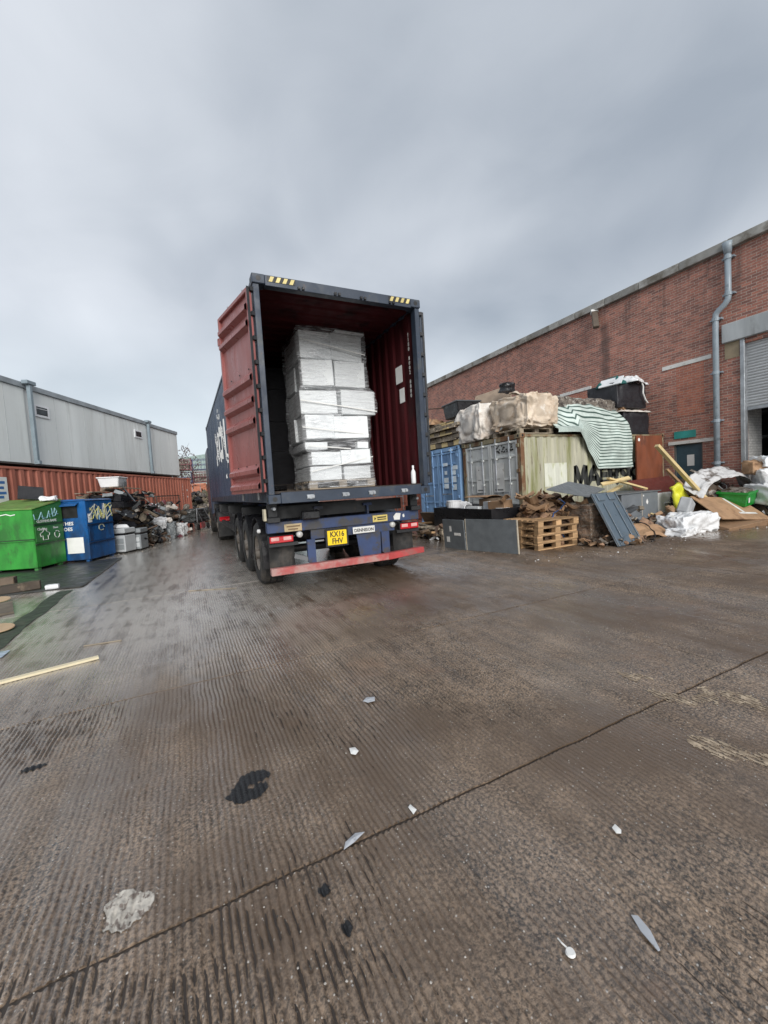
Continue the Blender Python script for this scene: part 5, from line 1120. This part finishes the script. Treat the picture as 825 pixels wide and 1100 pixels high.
solo('leaning_grey_plank', MB().box(-.06, .06, 0, 2.0, 0, .04), WOODG, 'grey plank lying behind the striped tarpaulin against the wall', 'plank', (9.8, 10.2, 3.72), (R(4), 0, R(-70)))

# ------------------------------------------------------------------ in front of the cream container
def standing_board(name, label, a, b, h, th, mat, lean=0.0, cat='board', edge=None):
    a = Vector((a[0], a[1], 0)); b = Vector((b[0], b[1], 0)); d = b-a; L = d.length
    t = thing(name, label, cat, tuple(a), math.atan2(d.y, d.x)); t.rotation_euler = (lean, 0, math.atan2(d.y, d.x))
    obj('face', MB().box(.008, L-.008, 0, th, .002, h), mat, t)
    if edge: obj('edge_strip', MB().box(L-.0078, L+.008, -.003, th+.003, .002, h+.002), edge, t); obj('edge_strip', MB().box(-.008, .0078, -.003, th+.003, .002, h+.002), edge, t)
    return t
standing_board('grey_board', 'large dark grey board with pale edge standing by the pallets', (5.65, 5.90), (5.30, 7.02), .66, .028, GREYB, R(-3), edge=EDGE)
b2 = standing_board('grey_board', 'smaller dark grey board with a white label beside the large one', (5.27, 7.02), (5.20, 7.70), .64, .025, GREYB, R(-4), edge=None)
obj('label', MB().box(.48, .58, .026, .029, .14, .26), OFFW, b2); obj('label', MB().box(.12, .32, .026, .029, .30, .36), OFFW, b2)
obj('label', MB().box(.40, .46, .026, .029, .38, .50), OFFW, b2)
# black tray of discarded tins and cartons
ty = thing('black_tray', 'big black plastic tray in front of the grey container doors', 'tray', (6.75, 8.25, 0))
obj('tray', MB().grid(lambda a, b: (-.7+1.4*a, -1.15+2.3*b, .78-.06*mnoise.noise(Vector((a*4, b*6, 1)))-(.20 if .08 < a < .92 and .06 < b < .94 else 0)), 16, 20), BLKB, ty, solid=.01)
obj('tray_side', MB().box(-.72, -.69, -1.16, 1.16, .05, .80).box(.69, .72, -1.16, 1.16, .05, .80).box(-.69, .69, -1.16, -1.13, .05, .80).box(-.69, .69, 1.13, 1.16, .05, .80), BLKB, ty)
def bucket(label, loc, r_, h_, mat, tilt=0):
    t = thing('paint_bucket', label, 'bucket', loc, 0, 'tins in the black tray'); t.rotation_euler = (tilt, 0, 0)
    obj('pail', MB().lathe([(0, 0), (r_*.88, 0), (r_, h_), (r_*.92, h_), (r_*.82, .03), (0, .03)], (0, 0, 0), (0, 0, 1), 18), mat, t, smooth=False); obj('rim', MB().lathe([(r_*1.0, h_-.02), (r_*1.06, h_-.015), (r_*1.06, h_+.005), (r_, h_+.008)], (0, 0, 0), (0, 0, 1), 18), mat, t)
bucket('big white bucket at the lane end of the black tray', (6.45, 9.05, .62), .19, .34, CRATEW); bucket('white bucket tipped over next to the big one', (6.42, 8.62, .66), .14, .26, CRATEW, R(70))
solo('white_sack', blob((0, 0, .15), (.5, .55, .30), n=12, seed=9, crease=.04), POLY, 'white sack slumped on the far end of the black tray', 'sack', (6.7, 9.2, .62), smooth=True)
for i, (x, y, w_, h_, mt, lb) in enumerate(((6.5, 8.2, .3, .22, CARTON, 'low white carton in the middle of the black tray'), (6.55, 7.72, .24, .34, CARTON, 'upright white carton in the black tray'), (6.6, 7.42, .34, .36, KRAFT, 'brown carton at the pallet end of the black tray'), (6.85, 8.0, .4, .40, WOODD, 'dark brown carton at the back of the black tray'), (6.5, 7.25, .2, .2, CARTON, 'small white carton at the pallet end of the black tray'))):
    solo('loose_carton', rotbox(w_, w_*1.3, h_), mt, lb, 'carton', (x, y, .60), (J(.06), J(.06), J(.5)), 'cartons in the black tray', bevel=.006)
solo('kraft_sheet', MB().grid(lambda a, b: (.9*(a-.5), .7*(b-.5), .05*math.sin(a*4)), 8, 6), KRAFT, 'flat brown cardboard laid over the black tray', 'cardboard', (6.8, 8.15, 1.02), (0, R(4), R(12)), solid=.008)
# brown board and broken timber by the blue container
solo('brown_board', MB().box(-.62, .62, -.02, .02, 0, .50), M('dark_brown_board', (.075, .05, .033), .5, c2=(.12, .085, .06), c2s=4), 'dark brown board propped on broken timber by the blue container', 'board', (6.35, 9.55, .22), (R(28), 0, R(-82)))
for i in range(14):
    solo('broken_timber', MB().box(-.5-.2*rnd.random(), .5, -.05, .05, 0, .05), (WOODG, WOOD, WOODD)[i % 3], ['split', 'muddy', 'short', 'snapped', 'wide', 'wet', 'pale', 'dark', 'crooked', 'long', 'thin', 'grey', 'brown', 'buried'][i]+' timber offcut in the broken heap behind the trailer', 'timber', (6.2+J(.5), 9.5+J(.9), .03+.045*(i//2)), (J(.15), J(.12), rnd.uniform(0, 3)), 'broken timber by the blue container')
for i in range(2):
    p = thing('old_pallet', ('lower', 'upper')[i]+' dirty pallet under the broken timber by the blue container', 'pallet', (5.75, 8.6+.06*i, .146*i), J(.05)); make_pallet(p, 1.0, 1.2, WOODG)
# pallet stack
proto = thing('wood_pallet', 'bottom pallet of the stack in front of the mossy container', 'pallet', (6.14, 5.90, 0), 0, 'stacked pallets'); make_pallet(proto, 1.1, 1.0, WOOD)
for i, l in enumerate(('second pallet from the ground in the stack by the grey boards', 'third pallet from the ground in the stack by the grey boards', 'top pallet of the stack, strewn with cardboard')):
    p = copy_tree(proto); p['label'] = l; p.location = (6.14+J(.03), 5.90+J(.03), .147*(i+1)); p.rotation_euler = (0, 0, J(.03))
# cardboard and paper heap behind the pallets
junk_heap('paper_scrap_heap', 'heap of torn brown paper and card behind the pallets', 420, mound(7.3, 6.75, 1.05, .72, 1.08), .12, .36, [PAPERH, KRAFT, PAPERH, PAPERD], 41, 'sssl')
flap = ['broad', 'folded', 'torn', 'narrow', 'curled', 'upright', 'small', 'dark', 'pale', 'wet', 'bent', 'crushed', 'leaning', 'ragged']
for i in range(14):
    w_, d_ = rnd.uniform(.2, .42), rnd.uniform(.14, .28); k = rnd.uniform(.3, 1.5); q = rnd.random()*6
    mb = MB().grid(lambda a, b: (w_*(a-.5), d_*(b-.5), .5*k*abs(a-.45)*w_+.03*math.sin(b*6+q)), 8, 5)
    solo('card_flap', mb, KRAFT, flap[i]+' brown card flap on the paper heap behind the pallets', 'cardboard', (6.45+1.3*(i % 5)/4+J(.08), 6.15+.45*(i//5)+J(.1), .72+.11*(i//5)+.06*rnd.random()), (rnd.uniform(-.7, .3), rnd.uniform(-.4, .4), rnd.uniform(-.8, .8)), 'card flaps on the paper heap', solid=.008)
wbl = thing('wrapped_bale', 'bale of scrap in dirty clear film between the pallets and the leaning lid', 'bale', (7.72, 6.05, 0))
obj('bale_fill', blob((0, 0, .40), (.62, .7, .80), e=.6, n=16, amp=.06, seed=7, sc=3), PAPERH, wbl); obj('film', blob((0, 0, .40), (.68, .76, .84), e=.6, n=16, amp=.06, seed=7, sc=3, crease=.03), WRAPB, wbl, smooth=True)
junk_heap('ground_scrap', 'low litter of brown scraps under the leaning lid', 90, mound(7.85, 5.55, .75, .45, .16), .06, .2, [PAPERH, KRAFT, WOODD, PAPERD, MIXJ], 17, 'sspl')
def flat_board(pts, th): return MB().hexa(pts, [Vector(p)+Vector((0, 0, th)) for p in pts])
solo('dark_flat_board', flat_board([(6.42, 5.90, 1.17), (7.62, 5.90, .95), (8.84, 6.40, 1.06), (7.64, 6.40, 1.28)], .03), GREYB, 'dark grey flat panel lying tilted on the paper heap', 'panel', bevel=.004)
# leaning slate-grey lid with ribs
lid = thing('ribbed_plastic_lid', 'slate grey ribbed plastic lid leaning on the heap', 'lid', (7.42, 5.12, 0))
ex = Vector((.90, .08, .0)).normalized(); ey = (Vector((7.48, 5.66, 1.02))-Vector((7.42, 5.12, 0))); LH = ey.length; ey.normalize(); ey = (ey-ex*ey.dot(ex)).normalized(); ez = ex.cross(ey)
lid.matrix_world = Matrix(((ex.x, ey.x, ez.x, 7.42), (ex.y, ey.y, ez.y, 5.12), (ex.z, ey.z, ez.z, .012), (0, 0, 0, 1)))
LW = .84
obj('panel', MB().box(0, LW, 0, LH, -.03, 0), GREYL, lid, bevel=.012)
for x in (0, LW-.035): obj('rim', MB().box(x, x+.035, 0, LH, 0, .022), GREYL, lid, bevel=.006)
for x in (.22, .58): obj('rib', MB().box(x, x+.05, .16, LH-.24, .0, .028).box(x+.05, x+.13, .16, .20, .0, .02), GREYL, lid, bevel=.006)
for x in (.12, .50): obj('top_pocket', MB().box(x, x+.22, LH-.18, LH-.03, .0, .03), GREYL, lid, bevel=.01)
for x in (.10, .30, .52, .70): obj('notch', MB().box(x, x+.07, .015, .09, .0, .02), GREYL, lid, bevel=.004)
# grey cabinet
gc = thing('grey_cabinet', 'grey metal cabinet lying on its side behind the leaning lid', 'cabinet', (8.85, 6.0, 0), R(4))
obj('carcass', MB().box(0, 1.52, 0, .95, .12, .93), GREYK, gc, bevel=.008); obj('door_gap', MB().box(.80, .815, -.006, -.001, .13, .92), EDGE, gc)
obj('top_sheet', MB().box(-.3, 1.62, -.03, 1.0, .935, .955), GREYB, gc); obj('mark', MB().prism([(.98, -.004, .70), (1.03, -.004, .64), (1.08, -.004, .70), (1.03, -.004, .78)], (0, .002, 0)).box(.86, .90, -.004, -.002, .84, .88).box(1.38, 1.41, -.004, -.002, .25, .36), OFFW, gc)
for x in (.1, 1.3): obj('skid', MB().box(x, x+.1, .1, .85, 0, .12), WOODD, gc)
solo('loose_wood', MB().bar((8.9, 6.35, .99), (9.85, 6.7, 1.10), .09, .05), WOODN, 'pale lath end sticking up from the cabinet top', 'lath'); 
for i, (a, b) in enumerate((((9.1, 6.5, 1.32), (10.3, 6.35, 1.0)), ((9.5, 6.7, 1.30), (10.5, 6.5, .98)), ((9.0, 6.6, 1.18), (9.6, 6.3, 1.30)))):
    solo('pale_lath', MB().bar(a, b, .10, .04, .3*i), (WOODN, WOOD, WOODN)[i], ('broad', 'brown', 'short')[i]+' lath propped between the cabinet and the cream container', 'lath', group='laths behind the cabinet')
solo('brown_door', MB().box(12.12, 13.38, 7.72, 7.76, 1.15, 2.50), BROWN, 'reddish-brown door panel fixed on the wall end of the cream container', 'door panel')
solo('fixing_patch', MB().tube([(12.24, 7.715, 2.38), (12.24, 7.719, 2.38)], .05, 10), WHT, 'white round sticker on the reddish-brown door panel', 'sticker')
solo('oxblood_board', flat_board([(11.3, 7.2, .80), (13.25, 7.05, .72), (13.3, 7.5, 1.22), (11.5, 7.6, 1.16)], .03), OXB, 'dark oxblood board leaning below the brown door panel', 'board')
solo('white_board', MB().box(10.45, 11.35, 6.35, 6.39, .25, .86), CRATEW, 'plain white panel standing behind the yellow sack', 'panel', bevel=.01)
solo('yellow_sack', MB().grid(lambda a, b: (.50*(a-.5)*(1+.12*math.sin(b*5)), .05*math.sin(a*9+b*4)+.07*mnoise.noise(Vector((a*4, b*5, 2))), .74*b+.03*mnoise.noise(Vector((a*5, 1, b)))), 14, 18), HIVIS, 'bright yellow plastic sack leaning by the beam', 'sack', (11.12, 5.85, .36), (R(-16), R(-20), R(8)), smooth=True, solid=.045)
solo('pine_beam', MB().bar((10.10, 5.95, 2.02), (11.95, 5.62, .32), .11, .07), WOODN, 'long pale pine beam leaning upright', 'beam', bevel=.004)
solo('thin_pine_beam', MB().bar((10.9, 6.2, 1.45), (11.85, 5.75, .30), .08, .05), WOOD, 'thinner brown beam alongside the pale pine beam', 'beam', bevel=.004)
for i in range(4): solo('floor_lath', MB().bar((10.0+.1*i, 6.1-.12*i, .42-.08*i), (11.0, 5.75-.05*i, .10+.02*i), .10, .03), (WOODN, WOODD, WOOD, WOODD)[i], ('palest', 'dark', 'brown', 'lowest')[i]+' lath on the floor between the cabinet and the white sheet', 'lath', group='floor laths')
solo('grey_foam', MB().box(-.2, .2, -.12, .12, 0, .38), M('grey_foam', (.34, .35, .36), .8), 'grey foam block above the white polythene', 'foam block', (10.5, 5.62, .36), (.2, .4, .3), bevel=.03)
solo('white_polythene', blob((0, 0, .18), (1.15, .62, .42), e=.75, n=34, amp=.13, sc=1.9, crease=.06, seed=6), POLY, 'crumpled white polythene sheet on the ground', 'polythene', (10.25, 5.42, -.01), (0, 0, R(-6)), smooth=True, solid=.006)
solo('white_polythene_scrap', blob((0, 0, .07), (.6, .38, .16), e=.75, n=18, amp=.05, sc=4, crease=.03, seed=8), POLY, 'small white polythene scrap in front of the crumpled sheet', 'polythene', (9.62, 5.2, -.005), (0, 0, R(10)), smooth=True, solid=.005)
solo('flattened_carton', MB().grid(lambda a, b: (-.55+1.1*a, -.2+.4*b, .03+.22*b+.05*math.sin(a*5)+.05*mnoise.noise(Vector((a*4, b*3, 2)))), 14, 6), KRAFT, 'flattened brown carton on the ground by the lid', 'cardboard', (9.05, 5.52, 0), (0, 0, R(-4)), solid=.012)
solo('wet_carton', MB().box(-.7, .7, -.45, .45, 0, .20), KRAFT, 'brown carton with white tape below the green box', 'carton', (11.55, 5.25, 0), (R(14), R(-3), R(-6)), bevel=.01)
o = bpy.data.objects[-1] if False else None
wcb = thing('taped_cardboard', 'large flat brown cardboard with a white tape cross', 'cardboard', (11.75, 5.25, .42), 0); wcb.rotation_euler = (R(34), R(5), R(-8))
obj('sheet', MB().box(-.85, .85, -.45, .45, 0, .02), KRAFT, wcb); obj('tape', MB().box(.18, .26, -.2, .40, .021, .024).box(.02, .62, -.24, -.18, .021, .024), OFFW, wcb); obj('flap', MB().box(.85, 1.15, -.42, .42, -.16, -.14, Matrix.Rotation(R(18), 4, 'Y')), KRAFT, wcb)
# polythene-covered heap by the shutter
junk_heap('polythene_heap', 'dark scrap heap by the shutter under torn polythene', 330, mound(12.5, 6.25, 1.5, .8, 1.2), .15, .5, [MIXJ, WOODD, PAPERD, KRAFT, BLKB, POLY], 71, 'ssbpl')
def drape(a, b):
    x = 11.1+3.0*a; z = .55+.86*math.sin(math.pi*min(1, .12+a*.80))**.8-.55*max(0, a-.55); y = 5.95-.45*b+.1*math.sin(a*8)
    p = Vector((a*5, b*3, 7)); return (x, y-.25*max(0, a-.5), z-.28*b+.05*mnoise.noise(p)+.04*ridge(p*1.5, 2))
solo('torn_polythene', MB().grid(drape, 60, 14), SHEETBW, 'torn black and white polythene draped over the heap by the shutter', 'polythene', smooth=True, solid=.006)
solo('black_polythene', blob((0, 0, .35), (1.5, .8, .75), e=.6, n=20, amp=.10, seed=15, crease=.07, sc=2.5), BLKB, 'black polythene bundle right of the green box', 'polythene', (13.35, 5.45, -.02), (0, 0, R(-30)), smooth=True)
gx = thing('green_box', 'bright green plastic box on the cardboard by the shutter', 'box', (12.55, 5.42, .46), R(6)); gx.rotation_euler = (R(4), R(-4), R(6))
obj('tub', MB().hexa([(-.40, -.25, 0), (.40, -.25, 0), (.40, .25, 0), (-.40, .25, 0)], [(-.48, -.3, .34), (.48, -.3, .34), (.48, .3, .34), (-.48, .3, .34)]), GREENBX, gx, bevel=.015); obj('rim', MB().box(-.50, .50, -.32, -.29, .31, .36).box(-.50, .50, .29, .32, .31, .36).box(-.50, -.47, -.29, .29, .31, .36).box(.47, .50, -.29, .29, .31, .36), GREENBX, gx)
obj('contents', blob((0, 0, .30), (.85, .5, .18), n=8, seed=2, amp=.05), MIXJ, gx); obj('label', MB().box(-.36, -.28, -.288, -.282, .1, .22), OFFW, gx)
# pile in the shutter mouth
junk_heap('doorway_heap', 'mixed rubbish heap filling the shutter doorway', 420, mound(14.1, 4.5, 1.4, 1.5, 1.75), .15, .5, [MIXJ, POLY, PAPERD, KRAFT, BLKB, APPL, POLY], 81, 'ssbl')
for i, (x, y, z, sz, mt, lb) in enumerate(((13.3, 5.0, .95, (.9, .7, .5), POLY, 'white sack low on the doorway heap'), (13.4, 5.15, 1.45, (.7, .5, .28), CARTON, 'white packing slab high on the doorway heap'), (13.2, 5.35, 1.30, (.5, .45, .35), KRAFT, 'brown sack on the doorway heap'), (13.6, 4.7, 1.30, (.9, .6, .4), MIXJ, 'grey sack in the middle of the doorway heap'), (13.1, 5.0, .55, (.8, .7, .5), POLY, 'torn white sack at the foot of the doorway heap'), (13.5, 4.5, 1.75, (.7, .6, .3), POLY, 'topmost white sack of the doorway heap'))):
    solo('rubbish_sack', blob((0, 0, sz[2]/2), sz, e=.5, n=14, seed=20+i, amp=.06, crease=.05, sc=3.2), mt, lb, 'sack', (x, y, z-.12), (J(.1), J(.1), J(.8)), 'sacks on the doorway heap', smooth=True)

junk_heap('heap_foot_rubbish', 'loose mixed rubbish strewn along the foot of the brick wall heaps', 300, lambda r_: (r_.uniform(8.3, 13.4), 5.75+abs(r_.gauss(0, .45)), abs(r_.gauss(0, .22))+.02), .08, .36, [MIXJ, KRAFT, PAPERD, WOODD, POLY, WOODG, PAPERH, GREYK], 101, 'sspbl')
junk_heap('tray_side_rubbish', 'small rubbish strewn between the black tray and the container doors', 150, lambda r_: (r_.uniform(5.6, 7.6), r_.uniform(7.3, 10.5), abs(r_.gauss(0, .16))+.02), .06, .3, [MIXJ, WOODD, PAPERD, WOODG, KRAFT, POLY], 102, 'sspb')
junk_heap('roof_rubbish', 'loose boards and scraps lying over the container roofs', 150, lambda r_: (r_.uniform(8.0, 13.3), r_.uniform(8.3, 12.6), TOP+.02+abs(r_.gauss(0, .28))), .15, .55, [WOODG, WOODD, MIXJ, PAPERD, KRAFT, APPLD], 103, 'spbs')

r_ = random.Random(77)
for i, (x, y_, z, lb) in enumerate(((8.9, 5.75, .35, 'black cable trailing over the flattened carton'), (10.9, 6.1, .9, 'black cable looped behind the yellow sack'), (12.2, 5.7, .95, 'grey strap hanging over the torn polythene'), (7.2, 6.3, .95, 'blue strap curling out of the brown paper heap'), (13.2, 5.2, 1.0, 'black cable dangling from the doorway heap'))):
    pts = [Vector((x, y_, z))]
    d_ = Vector((r_.uniform(-1, 1), -.6, -.2))
    for k in range(14):
        d_ = (d_+Vector((r_.gauss(0, .7), r_.gauss(0, .4), r_.gauss(-.06, .4)))).normalized(); p = pts[-1]+d_*.10; p.z = max(.02, p.z); pts.append(p)
    solo('loose_cable', MB().tube(pts, .011, 6), (BLKB, BLKB, APPLD, M('blue_strap', (.03, .09, .25), .6), BLKB)[i], lb, 'cable', smooth=True)

# ================================================================== ground litter
def shard(pts, th=.002, bend=.012):
    """flat plastic sliver with a slight curl"""
    n = len(pts); c_ = Vector((sum(p[0] for p in pts)/n, sum(p[1] for p in pts)/n, bend)); mb = MB()
    mb.add([tuple(c_)]+[(p[0], p[1], .004) for p in pts], [(0, i+1, (i+1) % n+1) for i in range(n)]); return mb
def put(name, label, cat, pts, mat, bend=.006, group=None): 
    cx = sum(p[0] for p in pts)/len(pts); cy = sum(p[1] for p in pts)/len(pts)
    return solo(name, shard([(p[0]-cx, p[1]-cy) for p in pts], bend=bend), mat, label, cat, (cx, cy, .003), group=group, solid=.002)
put('plastic_shard', 'long grey plastic shard nearest the camera at lower right', 'shard', [(1.172, .802), (1.188, .79), (1.178, .745), (1.15, .70), (1.142, .702), (1.152, .76)], LEAF)
put('plastic_shard', 'curved grey plastic shard on the slab joint', 'shard', [(.452, 1.486), (.47, 1.515), (.52, 1.535), (.556, 1.522), (.50, 1.497)], LEAF, .009)
put('plastic_shard', 'grey shard farthest out, in front of the trailer', 'shard', [(.96, 2.49), (1.0, 2.52), (1.05, 2.50), (1.03, 2.45), (.98, 2.455)], LEAF, .009)
put('white_chip', 'white chip left of centre between the two slab joints', 'chip', [(.69, 2.02), (.70, 2.07), (.73, 2.06), (.735, 2.02), (.71, 2.0)], CHIPW, .01)
put('white_chip', 'narrow white chip beside the curved shard', 'chip', [(.775, 1.50), (.775, 1.545), (.79, 1.555), (.80, 1.515)], CHIPW, .008)
put('white_chip', 'small torn white chip in the right foreground', 'chip', [(1.415, 1.02), (1.425, 1.045), (1.45, 1.05), (1.445, 1.02), (1.43, 1.01)], CHIPW, .007)
tg = thing('white_tag', 'white pull-tag with a thin tail in the lower right foreground', 'tag', (.92, .83, .003)); obj('disc', MB().lathe([(0, .006), (.012, .006), (.015, .0)], (0, -.008, 0), (0, 0, 1), 12), CHIPW, tg); obj('tail', MB().tube([(.0, .005, .004), (-.004, .02, .006), (-.002, .036, .003)], .0025, 5), CHIPW, tg)
def patch(name, label, cat, cx, cy, rx, ry, mat, seed, rag=.8, rz=0.0, res=.0035, lift=.0022, tops=0.0, hole=None):
    """stain or spill that follows the concrete relief: grid cells kept where a ragged mask holds"""
    m_ = max(rx, ry)*1.7; n = max(8, int(2*m_/res)); xs = np.linspace(-m_, m_, n+1); X, Y = np.meshgrid(xs, xs)
    ca, sa = math.cos(rz), math.sin(rz); xr, yr = (X*ca+Y*sa)/rx, (-X*sa+Y*ca)/ry
    nz = vfbm(X/rx*1.3+seed*3.7+50, Y/ry*1.3+50, seed, 5)-.47
    f = 1-(xr**2+yr**2)+rag*2.6*nz
    if hole: f = np.minimum(f, ((X-hole[0]*rx)**2+(Y-hole[1]*ry)**2)/(hole[2]*rx)**2-1+2*nz)
    H = slab_height(X+cx, Y+cy)
    if tops: f = np.minimum(f, (H+tops)*260+vfbm(X*90+9, Y*90, seed+5, 2)*1.6-.9)
    Z = H+lift+.0015*vfbm(X*120, Y*120, seed+2, 2)
    keep = (f[:-1, :-1]+f[1:, :-1]+f[:-1, 1:]+f[1:, 1:])/4 > 0
    jj, ii = np.nonzero(keep); w = n+1; q = jj*w+ii
    Fc = np.stack([q, q+1, q+w+1, q+w], -1); used = np.unique(Fc); mp = np.zeros(w*w, int); mp[used] = np.arange(len(used))
    V = np.stack([X, Y, Z], -1).reshape(-1, 3)[used]
    me = bpy.data.meshes.new(name); me.from_pydata([tuple(p) for p in V], [], [tuple(int(k) for k in t) for t in mp[Fc]]); me.polygons.foreach_set('use_smooth', [True]*len(me.polygons))
    return solo(name, me, mat, label, cat, (cx, cy, 0))
TARM = M('tar_black', (.012, .013, .015), .45, bump=.6, bscale=120); MORT = M('pale_mortar', (.46, .43, .38), .8, var=.25, vscale=30, c2=(.17, .14, .12), c2r=(.5, .6), c2s=40, bump=.5, bscale=90)
patch('tar_blob', 'large ragged black tar blob on the concrete', 'tar', .175, 2.06, .105, .085, TARM, 3, 1.25, hole=(.05, -.1, .13))
patch('tar_blob', 'small round black tar spot below the slab joint', 'tar', .335, 1.375, .024, .022, TARM, 5, .6, res=.002); patch('tar_blob', 'smallest black tar spot near the bottom centre', 'tar', .362, 1.213, .017, .022, TARM, 6, .6, res=.002)
patch('tar_blob', 'thin black scrap at the far left of the foreground', 'tar', -.86, 2.83, .055, .022, TARM, 8, .6)
patch('mortar_patch', 'dried pale mortar patch at lower left', 'mortar', -.293, 1.648, .075, .088, MORT, 2, .55, rz=.5, res=.003)
PALE = M('pale_scuff', (.36, .29, .21), .8, var=.3, vscale=20, c2=(.22, .17, .12), c2r=(.42, .58), c2s=14)
for i, (x, y_, a, b, rz) in enumerate(((2.36, 1.03, .07, .19, .5), (2.62, 1.50, .05, .12, .3), (2.80, 1.40, .10, .07, .2), (2.95, 1.27, .08, .15, .4), (2.72, 1.80, .06, .09, .1))):
    patch('pale_scuff', ('largest', 'leftmost', 'middle', 'rightmost', 'farthest')[i]+' pale scuffed mortar smear on the right-hand concrete', 'scuff', x, y_, a, b, PALE, 30+i, 1.5, rz, .004, .0014, .0030)
solo('pine_plank', MB().bar((-2.4, 4.15, .012), (-.83, 4.55, .012), .055, .02), M('cream_batten', (.66, .58, .40), .6, var=.1), 'pale pine batten lying on the concrete at left', 'plank')
solo('grey_lath', MB().bar((-1.03, 5.03, .006), (-.70, 4.99, .006), .02, .008), WOODG, 'thin grey lath on the concrete behind the pale batten', 'lath')
solo('wet_lath', MB().bar((-.05, 7.04, .006), (.62, 6.72, .006), .025, .008), WOODG, 'grey lath on the wet lane beside the trailer wheels', 'lath')
# gutter, wet mat, timbers and plywood discs at the left edge
solo('wet_mat', MB().grid(lambda a, b: tuple(Vector((-3.3, 9.0, 0)).lerp(Vector((-1.72, 8.80, 0)), a).lerp(Vector((-4.0, 12.6, 0)).lerp(Vector((-1.58, 12.7, 0)), a), b)+Vector((.03*mnoise.noise(Vector((b*7, a*2, 1))), .04*mnoise.noise(Vector((a*6, b, 5))), .010+.008*mnoise.noise(Vector((a*4, b*5, 2)))))), 24, 30), MUD, 'dark wet rubber mat spread in front of the banks', 'mat', smooth=True, solid=.006)
solo('algae_strip', MB().grid(lambda a, b: (-2.05+.22*a+.02*math.sin(b*13)+.03*mnoise.noise(Vector((b*9, a*3, 0))), 5.3+3.3*b, .006+.006*mnoise.noise(Vector((a*6, b*9, 4)))), 8, 40), ALGAE, 'dark algae-stained gutter strip at the left edge', 'gutter', smooth=True)
solo('black_timber', MB().bar((-3.8, 9.75, .10), (-2.92, 9.80, .10), .22, .20), WOODD, 'thick black timber baulk with sawn end at the left edge', 'timber', bevel=.01)
solo('black_timber', MB().bar((-3.4, 9.0, .07), (-2.40, 9.18, .09), .16, .14), WOODD, 'lower black timber lying in front of the thick baulk', 'timber', bevel=.01)
for i, (x, y_) in enumerate(((-2.72, 8.25), (-2.12, 6.33))):
    solo('plywood_disc', MB().lathe([(0, 0), (.17, 0), (.175, .006), (.17, .014), (0, .014)], (0, 0, 0), (0, 0, 1), 28), DISC, ('farther plywood disc beside the black timbers', 'nearer plywood disc at the left edge of the frame')[i], 'disc', (x, y_, .055 if i == 0 else .03), (R(4), R(3), 0))
solo('scrap_ply', MB().box(-.6, .5, -.5, .4, 0, .03), WOODG, 'grey plywood offcut under the plywood discs', 'plywood', (-2.85, 7.6, .006), (0, 0, .3)); 
solo('white_rag', blob((0, 0, .03), (.18, .10, .06), n=8, seed=1, amp=.02, crease=.01), POLY, 'small white rag by the black timbers', 'rag', (-2.2, 9.0, .01))
solo('blue_film', crumple(0, 0, 0, .32, .22, .03, 14, 8, 91), M('pale_blue_film', (.35, .42, .50), .3), 'pale blue film scrap in the gutter', 'film', (-1.86, 5.25, .006), smooth=True)
# loose grit over the near slabs and along the rubbish
def grit(name, label, n, area, smin, smax, mat, seed):
    r_ = random.Random(seed); mb = MB()
    for i in range(n):
        x, y_ = area(r_); s_ = r_.uniform(smin, smax); a = r_.random()*6.3
        vs_ = []
        for k in range(5):
            q = a+k*2*math.pi/5; l_ = s_*r_.uniform(.6, 1.1); vs_.append((x+l_*math.cos(q), y_+l_*math.sin(q), -.002))
        vs_.append((x+J(s_*.3), y_+J(s_*.3), s_*r_.uniform(.35, .7)))
        mb.add(vs_, [(k, (k+1) % 5, 5) for k in range(5)])
    return solo(name, mb, mat, label, 'grit', kind='stuff')
def near_area(r_):
    d = .6+5.0*r_.random()**1.6; a = YAW+r_.uniform(-.85, .85); return d*math.sin(a), d*math.cos(a)
grit('pale_grit', 'fine pale grit scattered over the near concrete', 800, near_area, .0018, .0055, M('pale_grit', (.34, .32, .29), .6, objvar=0), 5)
grit('dark_grit', 'fine dark grit scattered over the near concrete', 900, near_area, .002, .006, M('dark_grit', (.05, .045, .04), .6), 6)
grit('rubbish_crumbs', 'small crumbs of rubbish along the foot of the heaps', 700, lambda r_: (r_.uniform(5.2, 13.5), 5.1+r_.gauss(0, .35)+(1.2 if r_.random() < .2 else 0)), .008, .035, M('crumbs', (.12, .09, .07), .7, var=.6, vscale=8), 7)
grit('white_crumbs', 'white crumbs along the foot of the heaps', 40, lambda r_: (r_.uniform(5.2, 13.0), 4.95+r_.gauss(0, .4)), .008, .025, CHIPW, 8)
grit('lane_crumbs', 'small debris along the left-hand containers', 260, lambda r_: tuple(LP(r_.uniform(.5, 11), 1.2+abs(r_.gauss(0, .5))))[:2], .01, .05, M('lane_debris', (.2, .18, .15), .7, var=.6, vscale=8), 9)
